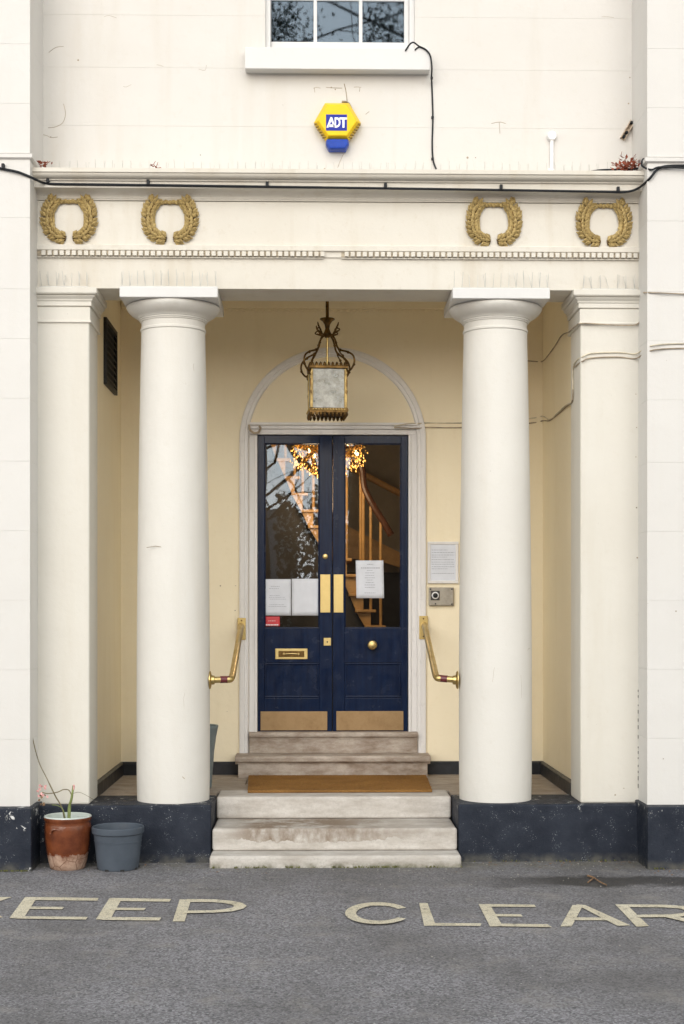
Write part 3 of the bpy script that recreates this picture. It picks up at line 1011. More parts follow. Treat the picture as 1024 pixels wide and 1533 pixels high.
def poly_letter(polys, name, parent, mat, y0, y1):
    m = MB()
    for p in polys: m.prism([(x, z) for (x, z) in p], 'y', y0, y1)
    return m.build(name, mat, parent)


def lp_(pts): return [(at(488 + x * 31.5, 195.5 - z * 24, fy).x, at(488, 195.5 - z * 24, fy).z) for x, z in pts]


A_ = [lp_([(.02, .18), (.13, .18), (.25, .60), (.20, .78)]), lp_([(.20, .78), (.25, .60), (.37, .18), (.40, .40), (.30, .82), (.22, .84)]), lp_([(.10, .22), (.38, .22), (.38, .38), (.14, .38)])]
Dp = [(.41, .82), (.41, .18), (.54, .18)]
dout = [(.41, .82), (.55, .82), (.63, .76), (.68, .64), (.69, .50), (.67, .35), (.61, .24), (.52, .18), (.41, .18)]
din = [(.48, .69), (.54, .69), (.58, .64), (.605, .57), (.61, .50), (.60, .41), (.57, .35), (.53, .31), (.48, .31)]
D_ = [lp_([dout[i], dout[i + 1], din[i + 1], din[i]]) for i in range(8)] + [lp_([(.41, .82), (.48, .69), (.48, .31), (.41, .18)])]
T_ = [lp_([(.64, .82), (1.0, .82), (1.0, .69), (.64, .69)]), lp_([(.78, .69), (.88, .69), (.88, .18), (.78, .18)])]
for lt, nm in ((A_, 'A'), (D_, 'D'), (T_, 'T')):
    poly_letter(lt, 'letter', al, M['white'], fy - .003, fy - .0016)
kp = [(503, 128, 0.006), (517, 156, .01), (522, 158, .02), (526, 166, .02)]
ac_ = MB().tube(smooth_path([at(512, 152, Y_UP - .005), at(520, 153, Y_UP - .012), at(525, 160, Y_UP - .02), at(528, 170, Y_UP - .02)], 5), .006, 8)
ac_.build('cable_tail', M['cable_dirty'], al)

# ------------------------------------------------------------------ cables
def ww(px, py, Y): return at(px, py, Y)


cy = Y_EF - .112
pts = [ww(-60, 240, WING_Y - .012), ww(0, 252, WING_Y - .012), ww(28, 258, WING_Y - .014), ww(52, 268, WING_Y + .01), ww(66, 274, cy), ww(90, 275.5, cy), ww(220, 277, cy), ww(400, 279.5, cy), ww(577, 282, cy), ww(750, 284.5, cy),
       ww(900, 287, cy), ww(935, 287.5, cy), ww(955, 282, cy), ww(972, 268, WING_Y - .012), ww(984, 254, WING_Y - .014), ww(1000, 248.5, WING_Y - .014), ww(1040, 248, WING_Y - .014), ww(1100, 249, WING_Y - .014)]
fc = thing('facade_cable', 'thick black cable clipped along the cornice above the wreaths', 'cable', pts[9])
MB().tube(smooth_path(pts, 6), .0076, 10).build('cable_sheath', M['cable'], fc)
for k, (px, py) in enumerate(((5, 251, ), (72, 272), (222, 275), (400, 278), (577, 280), (750, 282.5), (925, 285.5))):
    p = ww(px, py, cy + .004 if 60 < px < 960 else WING_Y - .008)
    MB().box(p.x - .009, p.x + .009, p.y - .018, p.y + .012, p.z - .010, p.z + .022).build('cable_clip', M['cable'], fc, bevel=.003)
p2 = [ww(882, 257, .10), ww(900, 254.5, .07), ww(930, 253.5, .02), ww(955, 252, 0), ww(966, 243, WING_Y + .05), ww(963, 238, WING_Y + .05), ww(961, 248, WING_Y + .05), ww(975, 254, WING_Y - .012), ww(990, 250, WING_Y - .026), ww(1040, 252, WING_Y - .028), ww(1100, 252, WING_Y - .028)]
MB().tube(smooth_path(p2, 6), .0058, 8).build('thin_cable', M['cable'], label='thin black cable looping at the right end of the cornice', cat='cable')

wy = Y_UP - .105
p3 = [ww(607, 76, wy), ww(613, 67, wy), ww(619, 63.5, wy), ww(627, 69, wy), ww(637, 74, wy - .004), ww(644, 83, wy - .006), ww(646.5, 100, wy - .006), ww(646, 115, Y_UP - .05), ww(646.5, 128, Y_UP - .008), ww(648, 175, Y_UP - .007), ww(647, 215, Y_UP - .007), ww(648.5, 240, Y_UP - .008), ww(653, 253, Y_UP - .02)]
wc = thing('window_cable', 'thin black cable hanging from the right end of the window sill', 'cable', p3[9])
MB().tube(smooth_path(p3, 6), .0052, 8).build('cable_sheath', M['cable'], wc)
for px, py in ((647.5, 176), (647.5, 238), (646.3, 117)):
    p = ww(px, py, Y_UP - .006 if py > 130 else Y_UP - .05)
    MB().box(p.x - .008, p.x + .008, p.y - .008, p.y + .006, p.z - .008, p.z + .008).build('cable_clip', M['cable'], wc, bevel=.002)
MB().tube(smooth_path([ww(621, 75, wy), ww(626, 71, wy), ww(634, 72, wy)], 5), .0045, 7).build('cable_end', M['cable'], wc)

# painted bell wires on the right
yb = Y_BACK - .006
xr = PX + .022 - .006
xp = PX - .006


def sidept(px, py, X):
    d = FW + RT * ((px - 512.0) / F_PX) + Vector((0, 0, (HOR - py) / F_PX))
    t = (X - CX) / d.x
    return Vector((X, CY + t * d.y, CZ + t * d.z))


w1 = [ww(1060, 442, WING_Y - .005), ww(972, 438, WING_Y - .005), ww(965, 440, -.05), ww(960, 452, Y_EF - .02), ww(957, 483, Y_EF - .02), ww(930, 487, Y_EF - .020), ww(874, 484, Y_EF - .020), sidept(862, 488, xp - .014), sidept(852, 497, xp - .012), sidept(841, 502, xr), sidept(832, 516, xr), sidept(822, 530, xr), sidept(812, 541, xr), ww(800, 541, yb), ww(780, 540, yb), ww(700, 540, yb)]
MB().tube(smooth_path(w1, 4), .0042, 7).build('bell_wire', M['cable_dirty'], label='single painted wire round the right pilaster capital', cat='wire')
for dz, nm, lab in ((0, 'cable_pale', 'upper of two painted wires running across the right pilaster'), (7, 'cable_dirty', 'lower of two painted wires running across the right pilaster')):
    w2 = [ww(1060, 514 + dz, WING_Y - .005), ww(1000, 515 + dz, WING_Y - .005), ww(974, 518 + dz, WING_Y - .005), ww(962, 524 + dz, -.03), ww(950, 530 + dz, Y_EF - .005), ww(925, 527.5 + dz, Y_EF - .005), ww(885, 529 + dz, Y_EF - .005), ww(872, 534 + dz, Y_EF - .005), sidept(862, 541 + dz, xp), sidept(857.5, 555, xp + dz * .0008), sidept(857, 598, xp - dz * .0004), sidept(848, 606 + dz * .4, xr), sidept(836, 617 + dz * .4, xr), sidept(823, 628 + dz * .2, xr), sidept(812, 623 + dz, xr), ww(790, 627 + dz, yb), ww(700, 633 + dz, yb), ww(640, 633 + dz, yb - .002), ww(628, 634 + dz, Y_BACK - .030), ww(612, 634 + dz, Y_BACK - .045), ww(590, 638 + dz * .3, Y_BACK - .045)]
    MB().tube(smooth_path(w2, 4), .0045, 7).build('bell_wire', M[nm], label=lab, cat='wire')

# small conduit, rusty bracket, dead leaves on the cornice
cp = at(826, 204, Y_UP - .012)
ct = thing('conduit', 'short white conduit with round junction box above the cornice', 'conduit', (cp.x, Y_UP, 4.27))
MB().tube([(cp.x, Y_UP - .013, 4.262), (cp.x, Y_UP - .013, cp.z - .01)], .0125, 12).build('pipe', M['white_pvc'], ct)
MB().lathe([(.030, 0), (.030, .026), (.026, .032)], (cp.x, Y_UP, cp.z), 20, axis='y').build('junction_box', M['white_pvc'], ct, auto=True)
MB().box(cp.x - .022, cp.x + .022, Y_UP - .018, Y_UP, 4.36, 4.372).build('saddle_clip', M['white_pvc'], ct)
a, b = at(931, 209, Y_UP), at(946, 183, Y_UP)
rb = thing('rusty_bracket', 'broken rusty metal bracket slanting on the upper right wall', 'bracket', a)
ax = (b - a).normalized(); sx = Vector((ax.z, 0, -ax.x))
m = MB()
vs = []
for t in (a, b):
    for (u, y) in ((-.016, 0), (.016, 0), (.016, -.03), (.010, -.03), (.010, -.006), (-.010, -.006), (-.010, -.03), (-.016, -.03)):
        vs.append(t + sx * u + Vector((0, y, 0)))
m.add(vs, [tuple(range(8)), tuple(range(15, 7, -1))] + [(k, (k + 1) % 8, 8 + (k + 1) % 8, 8 + k) for k in range(8)])
m.build('channel', M['rust'], rb)
for (px, py) in ((945, 184), (938, 199), (934, 205)):
    p = at(px, py, Y_UP - .02)
    MB().lathe([(.010, -.005), (.010, .012), (.006, .018)], (p.x, Y_UP - .02, p.z), 10, axis='y').build('bolt', M['cable'], rb)


def leaf_clump(name, label, cat, px, py, Y, w, h, n, mat, size=.03):
    c = at(px, py, Y)
    m = MB()
    for _ in range(n):
        p = c + Vector((random.gauss(0, w * .4), random.uniform(-.05, .05), abs(random.gauss(0, h * .5))))
        d1 = Vector((random.uniform(-1, 1), random.uniform(-1, 1), random.uniform(-.3, 1))).normalized()
        d2 = d1.cross(Vector((random.uniform(-1, 1), random.uniform(-1, 1), random.uniform(-1, 1)))).normalized()
        L = size * random.uniform(.6, 1.2)
        m.add([p, p + d1 * L * .5 + d2 * L * .3, p + d1 * L + d1.cross(d2) * L * .15, p + d1 * L * .5 - d2 * L * .3], [(0, 1, 2), (0, 2, 3)])
        if random.random() < .3:
            m.tube([p, p + d1 * L * 1.6], .0016, 5)
    return m.build(name, mat, label=label, cat=cat)


leaf_clump('dead_plant', 'reddish dead plant growing at the right end of the cornice', 'plant', 942, 256, .02, .11, .06, 120, M['leaf_dead'], .035)
leaf_clump('dead_leaves', 'small heap of reddish dead leaves at left end of cornice', 'leaves', 64, 249, .05, .05, .02, 26, M['leaf_dead'], .028)
leaf_clump('dead_leaves', 'pinch of dead leaves on the cornice above the second wreath', 'leaves', 234, 252, -.02, .03, .012, 12, M['leaf_dead'], .025)

# ------------------------------------------------------------------ lantern
lx = at(490, 560, .95)
LY = .95
lt = thing('hanging_lantern', 'aged brass hanging lantern with clouded glass sides above the door', 'lantern', (lx.x, LY, 2.85))
ls = F_PX / (9 + LY)


def lz(py): return CZ + (HOR - py) / ls


def rotl(p, a=R(4)):
    x, y, z = p
    return Vector((lx.x + x * math.cos(a) - y * math.sin(a), LY + x * math.sin(a) + y * math.cos(a), z))


def lmb(boxes):
    m = MB()
    for (x0, x1, y0, y1, z0, z1) in boxes:
        m.add([rotl(p) for p in [(x0, y0, z0), (x1, y0, z0), (x1, y1, z0), (x0, y1, z0), (x0, y0, z1), (x1, y0, z1), (x1, y1, z1), (x0, y1, z1)]],
              [(0, 3, 2, 1), (4, 5, 6, 7), (0, 1, 5, 4), (1, 2, 6, 5), (2, 3, 7, 6), (3, 0, 4, 7)])
    return m


h = .116
MB().tube([(lx.x, LY, 3.862), (lx.x, LY, lz(477))], .011, 10).build('hanging_rod', M['brass_old'], lt)
MB().lathe([(.05, 3.83), (.052, 3.842), (.03, 3.86)], (lx.x, LY, 0), 20).build('ceiling_rose', M['brass_old'], lt)
MB().lathe([(.013, lz(506)), (.026, lz(503)), (.030, lz(500)), (.020, lz(496)), (.014, lz(492)), (.019, lz(486)), (.034, lz(481)), (.052, lz(478.5)), (.050, lz(477)), (.012, lz(476.5))], (lx.x, LY, 0), 24).build('crown_cup', M['brass_old'], lt, auto=True)
MB().tube([(lx.x, LY, lz(504)), (lx.x, LY, lz(548))], .0075, 10).build('centre_stem', M['brass'], lt)
zt_, zb_ = lz(556), lz(614)
post = .010
fr = [(sx * h - post, sx * h + post, sy * h - post, sy * h + post, zb_, zt_) for sx in (-1, 1) for sy in (-1, 1)]
for b_ in fr: lmb([b_]).build('corner_post', M['lantern_brass'], lt, bevel=.003)
for z0, z1, o, nm in ((zt_, zt_ + .022, .016, 'top_rail'), (zb_ - .035, zb_, .014, 'bottom_rail')):
    k = h + o
    lmb([(-k, k, -k, -k + .03, z0, z1), (-k, k, k - .03, k, z0, z1), (-k, -k + .03, -k + .03, k - .03, z0, z1), (k - .03, k, -k + .03, k - .03, z0, z1)]).build(nm, M['brass_old'], lt, bevel=.004)
lmb([(-h + .012, h - .012, -h + .012, h - .012, zb_ - .034, zb_ - .026)]).build('base_plate', M['brass_old'], lt)
for (x0, x1, y0, y1) in ((-h + .011, h - .011, -h - .002, -h + .002), (-h + .011, h - .011, h - .002, h + .002), (-h - .002, -h + .002, -h + .011, h - .011), (h - .002, h + .002, -h + .011, h - .011)):
    lmb([(x0, x1, y0, y1, zb_ + .001, zt_ - .001)]).build('glass_side', M['lantern_glass'], lt)


def fringe(z, up, n, name, k, r=.012):
    m = MB()
    for side in range(4):
        for i in range(n):
            u = -k + (2 * k) * (i + .5) / n
            x, y = ((u, -k), (k, u), (u, k), (-k, u))[side]
            sgn = 1 if up else -1
            p = rotl((x, y, z))
            m.lathe([(r * .9, 0), (r, sgn * .008), (r * .7, sgn * .018), (r * .2, sgn * .026)], p, 7)
    m.build(name, M['brass_old'], lt)


fringe(zt_ + .020, True, 9, 'crest', h + .008)
fringe(zb_ - .034, False, 9, 'drop_fringe', h + .006)
ban = MB()
for side in range(4):
    for i in range(12):
        u = -h + 2 * h * (i + .5) / 12
        k = h + .015
        x, y = ((u, -k), (k, u), (u, k), (-k, u))[side]
        ban.lathe([(.003, -.006), (.0075, -.003), (.0085, 0), (.0075, .003), (.003, .006)], rotl((x, y, zb_ - .012)), 7)
ban.build('bead_band', M['brass'], lt)
for k in range(4):
    ang = R(45 + 90 * k + 4)
    dr = Vector((math.cos(ang), math.sin(ang), 0))

    def q(rad, py): return Vector((lx.x, LY, lz(py))) + dr * rad
    rr = 1.0
    arm = [q(.030, 501), q(.060, 507), q(.078, 515), q(.090, 522), q(.118, 527), q(.178, 531), q(.225, 537), q(.240, 546), q(.222, 555), q(.190, 560), q(.172, 557)]
    m = MB().tube(smooth_path(arm, 5), .0066, 8)
    m.tube(smooth_path([q(.088, 520), q(.112, 530), q(.142, 537), q(.165, 546), q(.170, 556)], 5), .0048, 7)
    # little top scroll and leaf
    sc = [q(.030, 503)] + [q(.082 + .024 * math.cos(t_ * .9) * (1 - t_ / 9), 497 - 4.4 * math.sin(t_ * .9) * (1 - t_ / 9)) for t_ in range(8)]
    m.tube(smooth_path(sc, 4), .0048, 6)
    m.tube(smooth_path([q(.05, 502), q(.078, 494), q(.094, 489), q(.100, 485)], 4), [.006] * 10 + [.004] * 3, 6)
    # lower corner scroll
    sc = [q(.158, 556)] + [q(.166 + .016 * math.cos(t_), 562 + 4 * math.sin(t_)) for t_ in range(6)]
    m.tube(smooth_path(sc, 4), .005, 6)
    for py, rd in ((515, .078), (527, .118), (532, .185), (536, .138), (551, .236)):
        m.lathe([(.003, -.010), (.009, -.003), (.010, 0), (.009, .003), (.003, .010)], q(rd, py), 8)
    m.tube(smooth_path([q(.165, 560), q(.172, 575), q(.168, 590), q(.158, 602), q(.150, 606)], 4), [.006] * 8 + [.010] * 5 + [.005] * 4, 6)
    m.build('scroll_arm', M['brass_old'], lt)
MB().lathe([(.012, lz(556)), (.014, lz(563)), (.010, lz(568)), (.017, lz(571)), (.020, lz(580)), (.012, lz(588)), (.003, lz(591))], (lx.x + .01, LY, 0), 14).build('lamp_holder', M['brass_old'], lt)

# ------------------------------------------------------------------ handrails
def handrail(sgn, pl, top, elb, end, label):
    t = thing('handrail', label, 'handrail', at(pl[0], pl[2], Y_BACK))
    a, b = at(pl[0], pl[2], Y_BACK - .024), at(pl[1], pl[3], Y_BACK - .024)
    MB().box(a.x, b.x, Y_BACK - .032, Y_BACK - .0245, a.z, b.z).build('wall_plate', M['brass'], t, bevel=.003)
    P0 = at(top[0], top[1], Y_BACK - .034)
    P1 = P0 + Vector((0, -.05, 0))
    E = at(elb[0], elb[1], .32)
    X = at(end[0], end[1], CYc - .005)
    EX = Vector((X.x, E.y - .03, X.z))
    q0 = P1.lerp(E, .06)
    pre = E.lerp(P1, .09)
    post_ = E.lerp(X, .16)
    path_ = [P0, P0.lerp(P1, .6), q0, P1.lerp(E, .5), pre]
    bend = smooth_path([pre, E.lerp(P1, .03) + (X - E) * .02, E.lerp(X, .08), E.lerp(X, .24)], 6)
    MB().tube(smooth_path(path_, 4), .0215, 14).build('rail', M['brass'], t)
    MB().tube(bend, .0218, 14).build('elbow', M['brass'], t)
    MB().tube([E.lerp(X, .235), X], .0205, 14).build('rail_end', M['brass'], t)
    MB().tube([E.lerp(X, .10), E.lerp(X, .22), E.lerp(X, .52)], .0228, 14).build('tape', M['maroon'], t)
    MB().lathe([(.058, 0), (.058, .006 * -sgn), (.050, .010 * -sgn), (.030, .014 * -sgn), (.028, .032 * -sgn), (.022, .034 * -sgn)], (X.x, X.y, X.z), 24, axis='x').build('flange', M['brass'], t, auto=True)
    m = MB()
    for py in (pl[2] + (pl[3] - pl[2]) * .12, pl[2] + (pl[3] - pl[2]) * .88):
        p = at((pl[0] + pl[1]) / 2, py, Y_BACK - .032)
        m.lathe([(.006, .0002), (.006, .003), (.003, .004)], (p.x, Y_BACK - .032, p.z), 10, axis='y')
    m.build('screws', M['brass_old'], t)


handrail(-1, (355.5, 368, 958, 925), (361.5, 937), (347, 1017), (313.5, 1018), 'brass handrail left of the door, fixed to the left column')
handrail(1, (627.5, 640.5, 957, 922), (635, 936), (653, 1015), (685.5, 1018), 'brass handrail right of the door, fixed to the right column')

# ------------------------------------------------------------------ notices and entry panel
def paper(px0, px1, py0, py1, label, lines, tilt=0, mat='paper', name='paper_notice', ydoor=YD + .0165):
    a, b = at(px0, py1, ydoor), at(px1, py0, ydoor)
    o = thing(name, label, 'notice' if mat == 'paper' else 'sticker', ((a.x + b.x) / 2, ydoor, a.z))
    m = MB()
    N = 8
    vs, fs = [], []
    for i in range(N + 1):
        for j in range(N + 1):
            u, v = i / N, j / N
            bulge = .0016 * math.sin(u * 3.1) * math.sin(v * 2.6 + .5) + (.004 * (v < .01) * (u - .5) if False else 0)
            vs.append((a.x + (b.x - a.x) * u + tilt * (v - .5) * (b.z - a.z), ydoor - .0005 - bulge, a.z + (b.z - a.z) * v))
    for i in range(N):
        for j in range(N):
            k = i * (N + 1) + j
            fs.append((k, k + N + 1, k + N + 2, k + 1))
    m.add(vs, fs, True)
    sh = m.build('sheet', M[mat], o)
    sd_ = sh.modifiers.new('thick', 'SOLIDIFY'); sd_.thickness = .0006
    if lines:
        l = MB()
        for (u0, u1, v, hgt) in lines:
            x0, x1 = a.x + (b.x - a.x) * u0, a.x + (b.x - a.x) * u1
            z = a.z + (b.z - a.z) * v
            x = x0
            while x < x1 - .002:
                w = min(random.uniform(.006, .016), x1 - x)
                l.box(x, x + w, ydoor - .0034, ydoor - .0026, z - hgt, z + hgt)
                x += w + .0035
        l.build('print', M['ink'] if mat == 'paper' else M['white'], o)
    return o


yg = YD + .0165
lines1 = [(.15 + random.uniform(0, .1), .55 + random.uniform(0, .3), v, .0012) for v in (.8, .74, .55, .5, .45, .3, .25)]
paper(396, 435.5, 867, 921.5, 'white paper taped left on the left door glass, faint handwriting', lines1)
paper(436.7, 477.3, 866.5, 921.5, 'blank white paper taped on the left door glass beside the middle stile', None)
lines2 = [(.40, .62, .895, .002), (.18, .86, .80, .0028)] + [(.5 - w, .5 + w, v, .0016) for v, w in ((.735, .10), (.67, .17), (.605, .16), (.54, .18), (.48, .11), (.415, .15), (.35, .19), (.285, .18), (.14, .2))]
paper(533, 574.5, 839, 895.5, 'white printed list of short lines taped on the right door glass', lines2, tilt=-.02)
paper(397, 419, 923, 937.5, 'small red sticker below the papers on the left door glass', [(.06, .94, .14, .0042), (.2, .7, .55, .0012)], mat='red', name='sticker')

a, b = at(640, 873.5, Y_BACK), at(686, 811, Y_BACK)
nf = thing('framed_notice', 'white framed printed notice on the wall right of the door', 'notice', ((a.x + b.x) / 2, Y_BACK, a.z))
w = .021
fm = MB()
for (x0, x1, z0, z1) in ((a.x, b.x, b.z - w, b.z), (a.x, b.x, a.z, a.z + w), (a.x, a.x + w, a.z + w, b.z - w), (b.x - w, b.x, a.z + w, b.z - w)):
    fm.box(x0, x1, Y_BACK - .020, Y_BACK - .0005, z0, z1)
fm.build('frame', M['frame_white'], nf, bevel=.003)
MB().box(a.x + w, b.x - w, Y_BACK - .012, Y_BACK - .001, a.z + w, b.z - w).build('sheet', M['paper'], nf)
l = MB()
for k, v in enumerate((.80, .74, .68, .63, .57, .51, .46, .40, .35, .24)):
    x0 = a.x + .030; x1 = b.x - .030 - (.05 if k in (0, 3, 8) else 0)
    z = a.z + (b.z - a.z) * v; x = x0
    while x < x1 - .002:
        ww_ = min(random.uniform(.006, .02), x1 - x)
        l.box(x, x + ww_, Y_BACK - .0135, Y_BACK - .0125, z - .0016, z + .0016)
        x += ww_ + .004
l.build('print', M['ink'], nf)
a, b = at(641.5, 907, Y_BACK), at(679, 879.5, Y_BACK)
ic = thing('entry_panel', 'steel door entry panel with square lens below the framed notice', 'intercom', ((a.x + b.x) / 2, Y_BACK, a.z))
MB().box(a.x, b.x, Y_BACK - .030, Y_BACK - .0005, a.z, b.z).build('casing', M['steel'], ic, bevel=.006)
p = at(651.5, 891.5, Y_BACK - .03)
MB().box(p.x - .033, p.x + .033, Y_BACK - .036, Y_BACK - .0302, p.z - .035, p.z + .035).build('lens_plate', M['hall_dark'], ic, bevel=.008)
MB().lathe([(.026, 0), (.027, .006), (.022, .010)], (p.x, Y_BACK - .036, p.z), 24, axis='y').build('lens_ring', M['white_pvc'], ic)
MB().lathe([(.018, 0), (.018, .004), (.010, .007), (.002, .008)], (p.x, Y_BACK - .046, p.z), 20, axis='y').build('lens', M['black'], ic, auto=True)
p = at(668, 890, Y_BACK - .03)
MB().box(p.x - .026, p.x + .026, Y_BACK - .032, Y_BACK - .0302, p.z - .028, p.z + .035).build('card_reader', M['steel'], ic, bevel=.002)
m = MB()
for px, py in ((644.5, 882), (676.5, 882), (676.5, 904.5), (652, 904)):
    p = at(px, py, Y_BACK - .03); m.lathe([(.006, 0), (.006, .002), (.003, .003)], (p.x, Y_BACK - .0302, p.z), 10, axis='y')
m.build('screws', M['cable'], ic)

# ------------------------------------------------------------------ doormat
mt = MB()
x0, x1, x2, x3 = at(372, 1165, 1.45).x, at(638, 1165, 1.45).x, on_ground(650, 1188, Z_FL + .015).x, on_ground(369.5, 1188, Z_FL + .015).x
mt.prism([(x0, 1.452), (x1, 1.448), (x2, .585), (x3, .570)], 'z', .359, .377)
mat_o = mt.build('doormat', M['coir'], label='brown coir doormat lying on the porch floor before the door', cat='doormat', bevel=.004, loc=(0, 1.0, .358))
fz = MB()
for _ in range(9000):
    v = random.random(); y = .585 + v * .86
    xa = x3 + (x0 - x3) * v; xb = x2 + (x1 - x2) * v
    x = random.uniform(xa, xb)
    dx, dy = random.gauss(0, .006), random.gauss(0, .006)
    hgt = random.uniform(.004, .010)
    fz.add([(x - .0012, y, .376), (x + .0012, y, .376), (x + dx, y + dy, .376 + hgt)], [(0, 1, 2)])
fo = fz.build('pile', M['coir'], mat_o, kind='stuff')

# ------------------------------------------------------------------ pots
pc = on_ground(101, 1292, 0); pc = Vector((at(101.5, 1250, -.165).x, -.165, 0))
pt = thing('glazed_pot', 'brown glazed clay pot with bare terracotta base at the left', 'plant pot', pc)
MB().lathe([(.098, 0), (.106, .008), (.116, .05), (.127, .11), (.136, .18), (.139, .23), (.138, .265), (.134, .280), (.136, .286), (.142, .296), (.1435, .306), (.1425, .312)], pc, 48, caps=False).build('body', M['pot'], pt)
MB().lathe([(.1425, .3121), (.140, .318), (.134, .320), (.128, .317), (.127, .300), (.128, .24), (.128, .20)], pc, 48, caps=False).build('rim', M['pot_rim'], pt)
MB().lathe([(.001, .262), (.06, .266), (.127, .262)], pc, 32, caps=False).build('soil', M['soil'], pt)
hc = pc + Vector((-.052, -.128, .232))
hr = [hc + Vector((.030 * math.cos(t), -.006 + .006 * math.cos(t) ** 2, .022 * math.sin(t))) for t in [i * math.pi / 10 - .3 for i in range(13)]]
MB().tube(hr, .0065, 8).build('lug_handle', M['pot'], pt)
gc = Vector((at(176.5, 1250, -.19).x, -.185, 0))
gp = thing('plastic_pot', 'empty slate grey plastic pot beside the brown glazed pot', 'plant pot', gc)
MB().lathe([(.118, 0), (.122, .004), (.130, .06), (.140, .16), (.146, .212), (.150, .213), (.156, .220), (.1575, .240), (.157, .252), (.153, .256), (.148, .252), (.143, .21), (.132, .08), (.122, .012), (.001, .011)], gc, 56, caps=False).build('body', M['grey_plastic'], gp, auto=True)
m = MB()
for zz in (.165, .172):
    rr_ = .1405 + (zz - .16) * .115
    m.lathe([(rr_, zz - .002), (rr_ + .0015, zz), (rr_, zz + .002)], gc, 48, caps=False)
m.build('rib_lines', M['grey_plastic'], gp)
m = MB()
for k in range(8):
    t = k * math.pi / 4 + .35
    c_ = gc + Vector((.119 * math.cos(t), .119 * math.sin(t), .006))
    m.box(c_.x - .012, c_.x + .012, c_.y - .008, c_.y + .008, .001, .012)
m.build('drain_slots', M['black'], gp)

# plant in the glazed pot
pl = thing('potted_plant', 'nearly bare plant with one pink bloom in the glazed pot', 'plant', pc + Vector((0, 0, .26)))
yb_ = pc.y
b0 = Vector((at(103, 1224, yb_).x, yb_, .255))
MB().tube(smooth_path([b0, at(104, 1208, yb_), at(107, 1196, yb_ - .01), at(110, 1176, yb_ - .01)], 5), [.010] * 6 + [.008] * 6 + [.0065] * 4, 9).build('cut_stem', M['stem_green'], pl)
MB().tube(smooth_path([at(110, 1182, yb_ - .01), at(110.5, 1175, yb_ - .01)], 2), .0068, 9).build('stem_tip', M['petal'], pl)
MB().tube(smooth_path([Vector((at(97, 1222, yb_).x, yb_ + .02, .255)), at(93, 1210, yb_), at(83, 1192, yb_), at(70, 1165, yb_ + .02), at(58, 1140, yb_ + .05), at(49, 1105, yb_ + .08), at(45.5, 1070, yb_ + .1), at(45.5, 1050, yb_ + .1)], 5), [.0042] * 14 + [.003] * 14 + [.0022] * 8, 6).build('long_shoot', M['stem'], pl)
MB().tube(smooth_path([at(107, 1190, yb_ - .01), at(103, 1183, yb_ - .02), at(95, 1182, yb_ - .03), at(86, 1186, yb_ - .03), at(72, 1188, yb_ - .03), at(63, 1186, yb_ - .03)], 5), .0032, 6).build('arching_shoot', M['stem'], pl)
MB().tube(smooth_path([at(109, 1188, yb_ - .01), at(118, 1186, yb_), at(128, 1190, yb_), at(140, 1197, yb_ + .02)], 5), .0014, 5).build('tendril', M['stem'], pl)
MB().tube(smooth_path([Vector((at(99, 1222, yb_).x, yb_ + .01, .255)), at(95, 1213, yb_ - .02), at(86, 1206, yb_ - .03), at(78, 1205, yb_ - .03)], 5), .0022, 5).build('side_shoot', M['stem_green'], pl)
m = MB()
for (px, py, n) in ((60, 1178, 5), (57, 1185, 3), (67, 1190, 3)):
    for _ in range(n):
        p = at(px, py, yb_ - .03) + Vector((random.gauss(0, .010), random.gauss(0, .010), random.gauss(0, .010)))
        d1 = Vector((random.uniform(-1, 1), random.uniform(-1, .2), random.uniform(-1, 1))).normalized()
        d2 = d1.cross(Vector((0, 1, .2))).normalized(); L = .022
        m.add([p, p + d1 * L * .5 + d2 * L * .4, p + d1 * L, p + d1 * L * .5 - d2 * L * .4], [(0, 1, 2), (0, 2, 3)])
m.build('bloom', M['petal'], pl)
m = MB()
for _ in range(7):
    p = at(64, 1195, yb_ - .03) + Vector((random.gauss(0, .010), random.gauss(0, .01), random.gauss(0, .014)))
    d1 = Vector((random.uniform(-1, 1), random.uniform(-1, .2), random.uniform(-1, .2))).normalized(); d2 = d1.cross(Vector((0, 1, .2))).normalized(); L = .022
    m.add([p, p + d1 * L * .5 + d2 * L * .4, p + d1 * L, p + d1 * L * .5 - d2 * L * .4], [(0, 1, 2), (0, 2, 3)])
m.build('withered_leaf', M['leaf_brown'], pl)
m = MB()
for (px, py) in ((98, 1220), (101, 1218), (104, 1220)):
    p = Vector((at(px, py, yb_).x, yb_, .262))
    for _ in range(6):
        d1 = Vector((random.uniform(-.6, .6), random.uniform(-.6, .6), 1)).normalized(); d2 = d1.cross(Vector((0, 1, .2))).normalized(); L = random.uniform(.02, .045)
        m.add([p, p + d1 * L * .5 + d2 * L * .15, p + d1 * L, p + d1 * L * .5 - d2 * L * .15], [(0, 1, 2), (0, 2, 3)])
m.build('basal_leaves', M['stem_green'], pl)

# tall planter behind the left column
px_ = at(327, 1100, .90).x
plc = Vector((px_ - .150, .90, .356))
tp = thing('tall_planter', 'tall blue grey flared planter half hidden behind the left column', 'planter', plc)
MB().lathe([(.098, 0), (.104, .004), (.112, .12), (.122, .25), (.134, .34), (.147, .405), (.150, .418), (.148, .424), (.141, .420), (.130, .35), (.118, .25)], plc, 40, caps=False).build('body', M['planter'], tp)
MB().lathe([(.001, .30), (.122, .30)], plc, 32, caps=False).build('soil', M['soil'], tp)

# ------------------------------------------------------------------ road lettering
rm = thing('road_lettering', 'pale yellow KEEP CLEAR lettering painted on the asphalt', 'road marking', (0, -.85, 0))


def gp_(x, y, ox, oy=1280): return on_ground(ox + x / 2, oy + y / 2, 0)


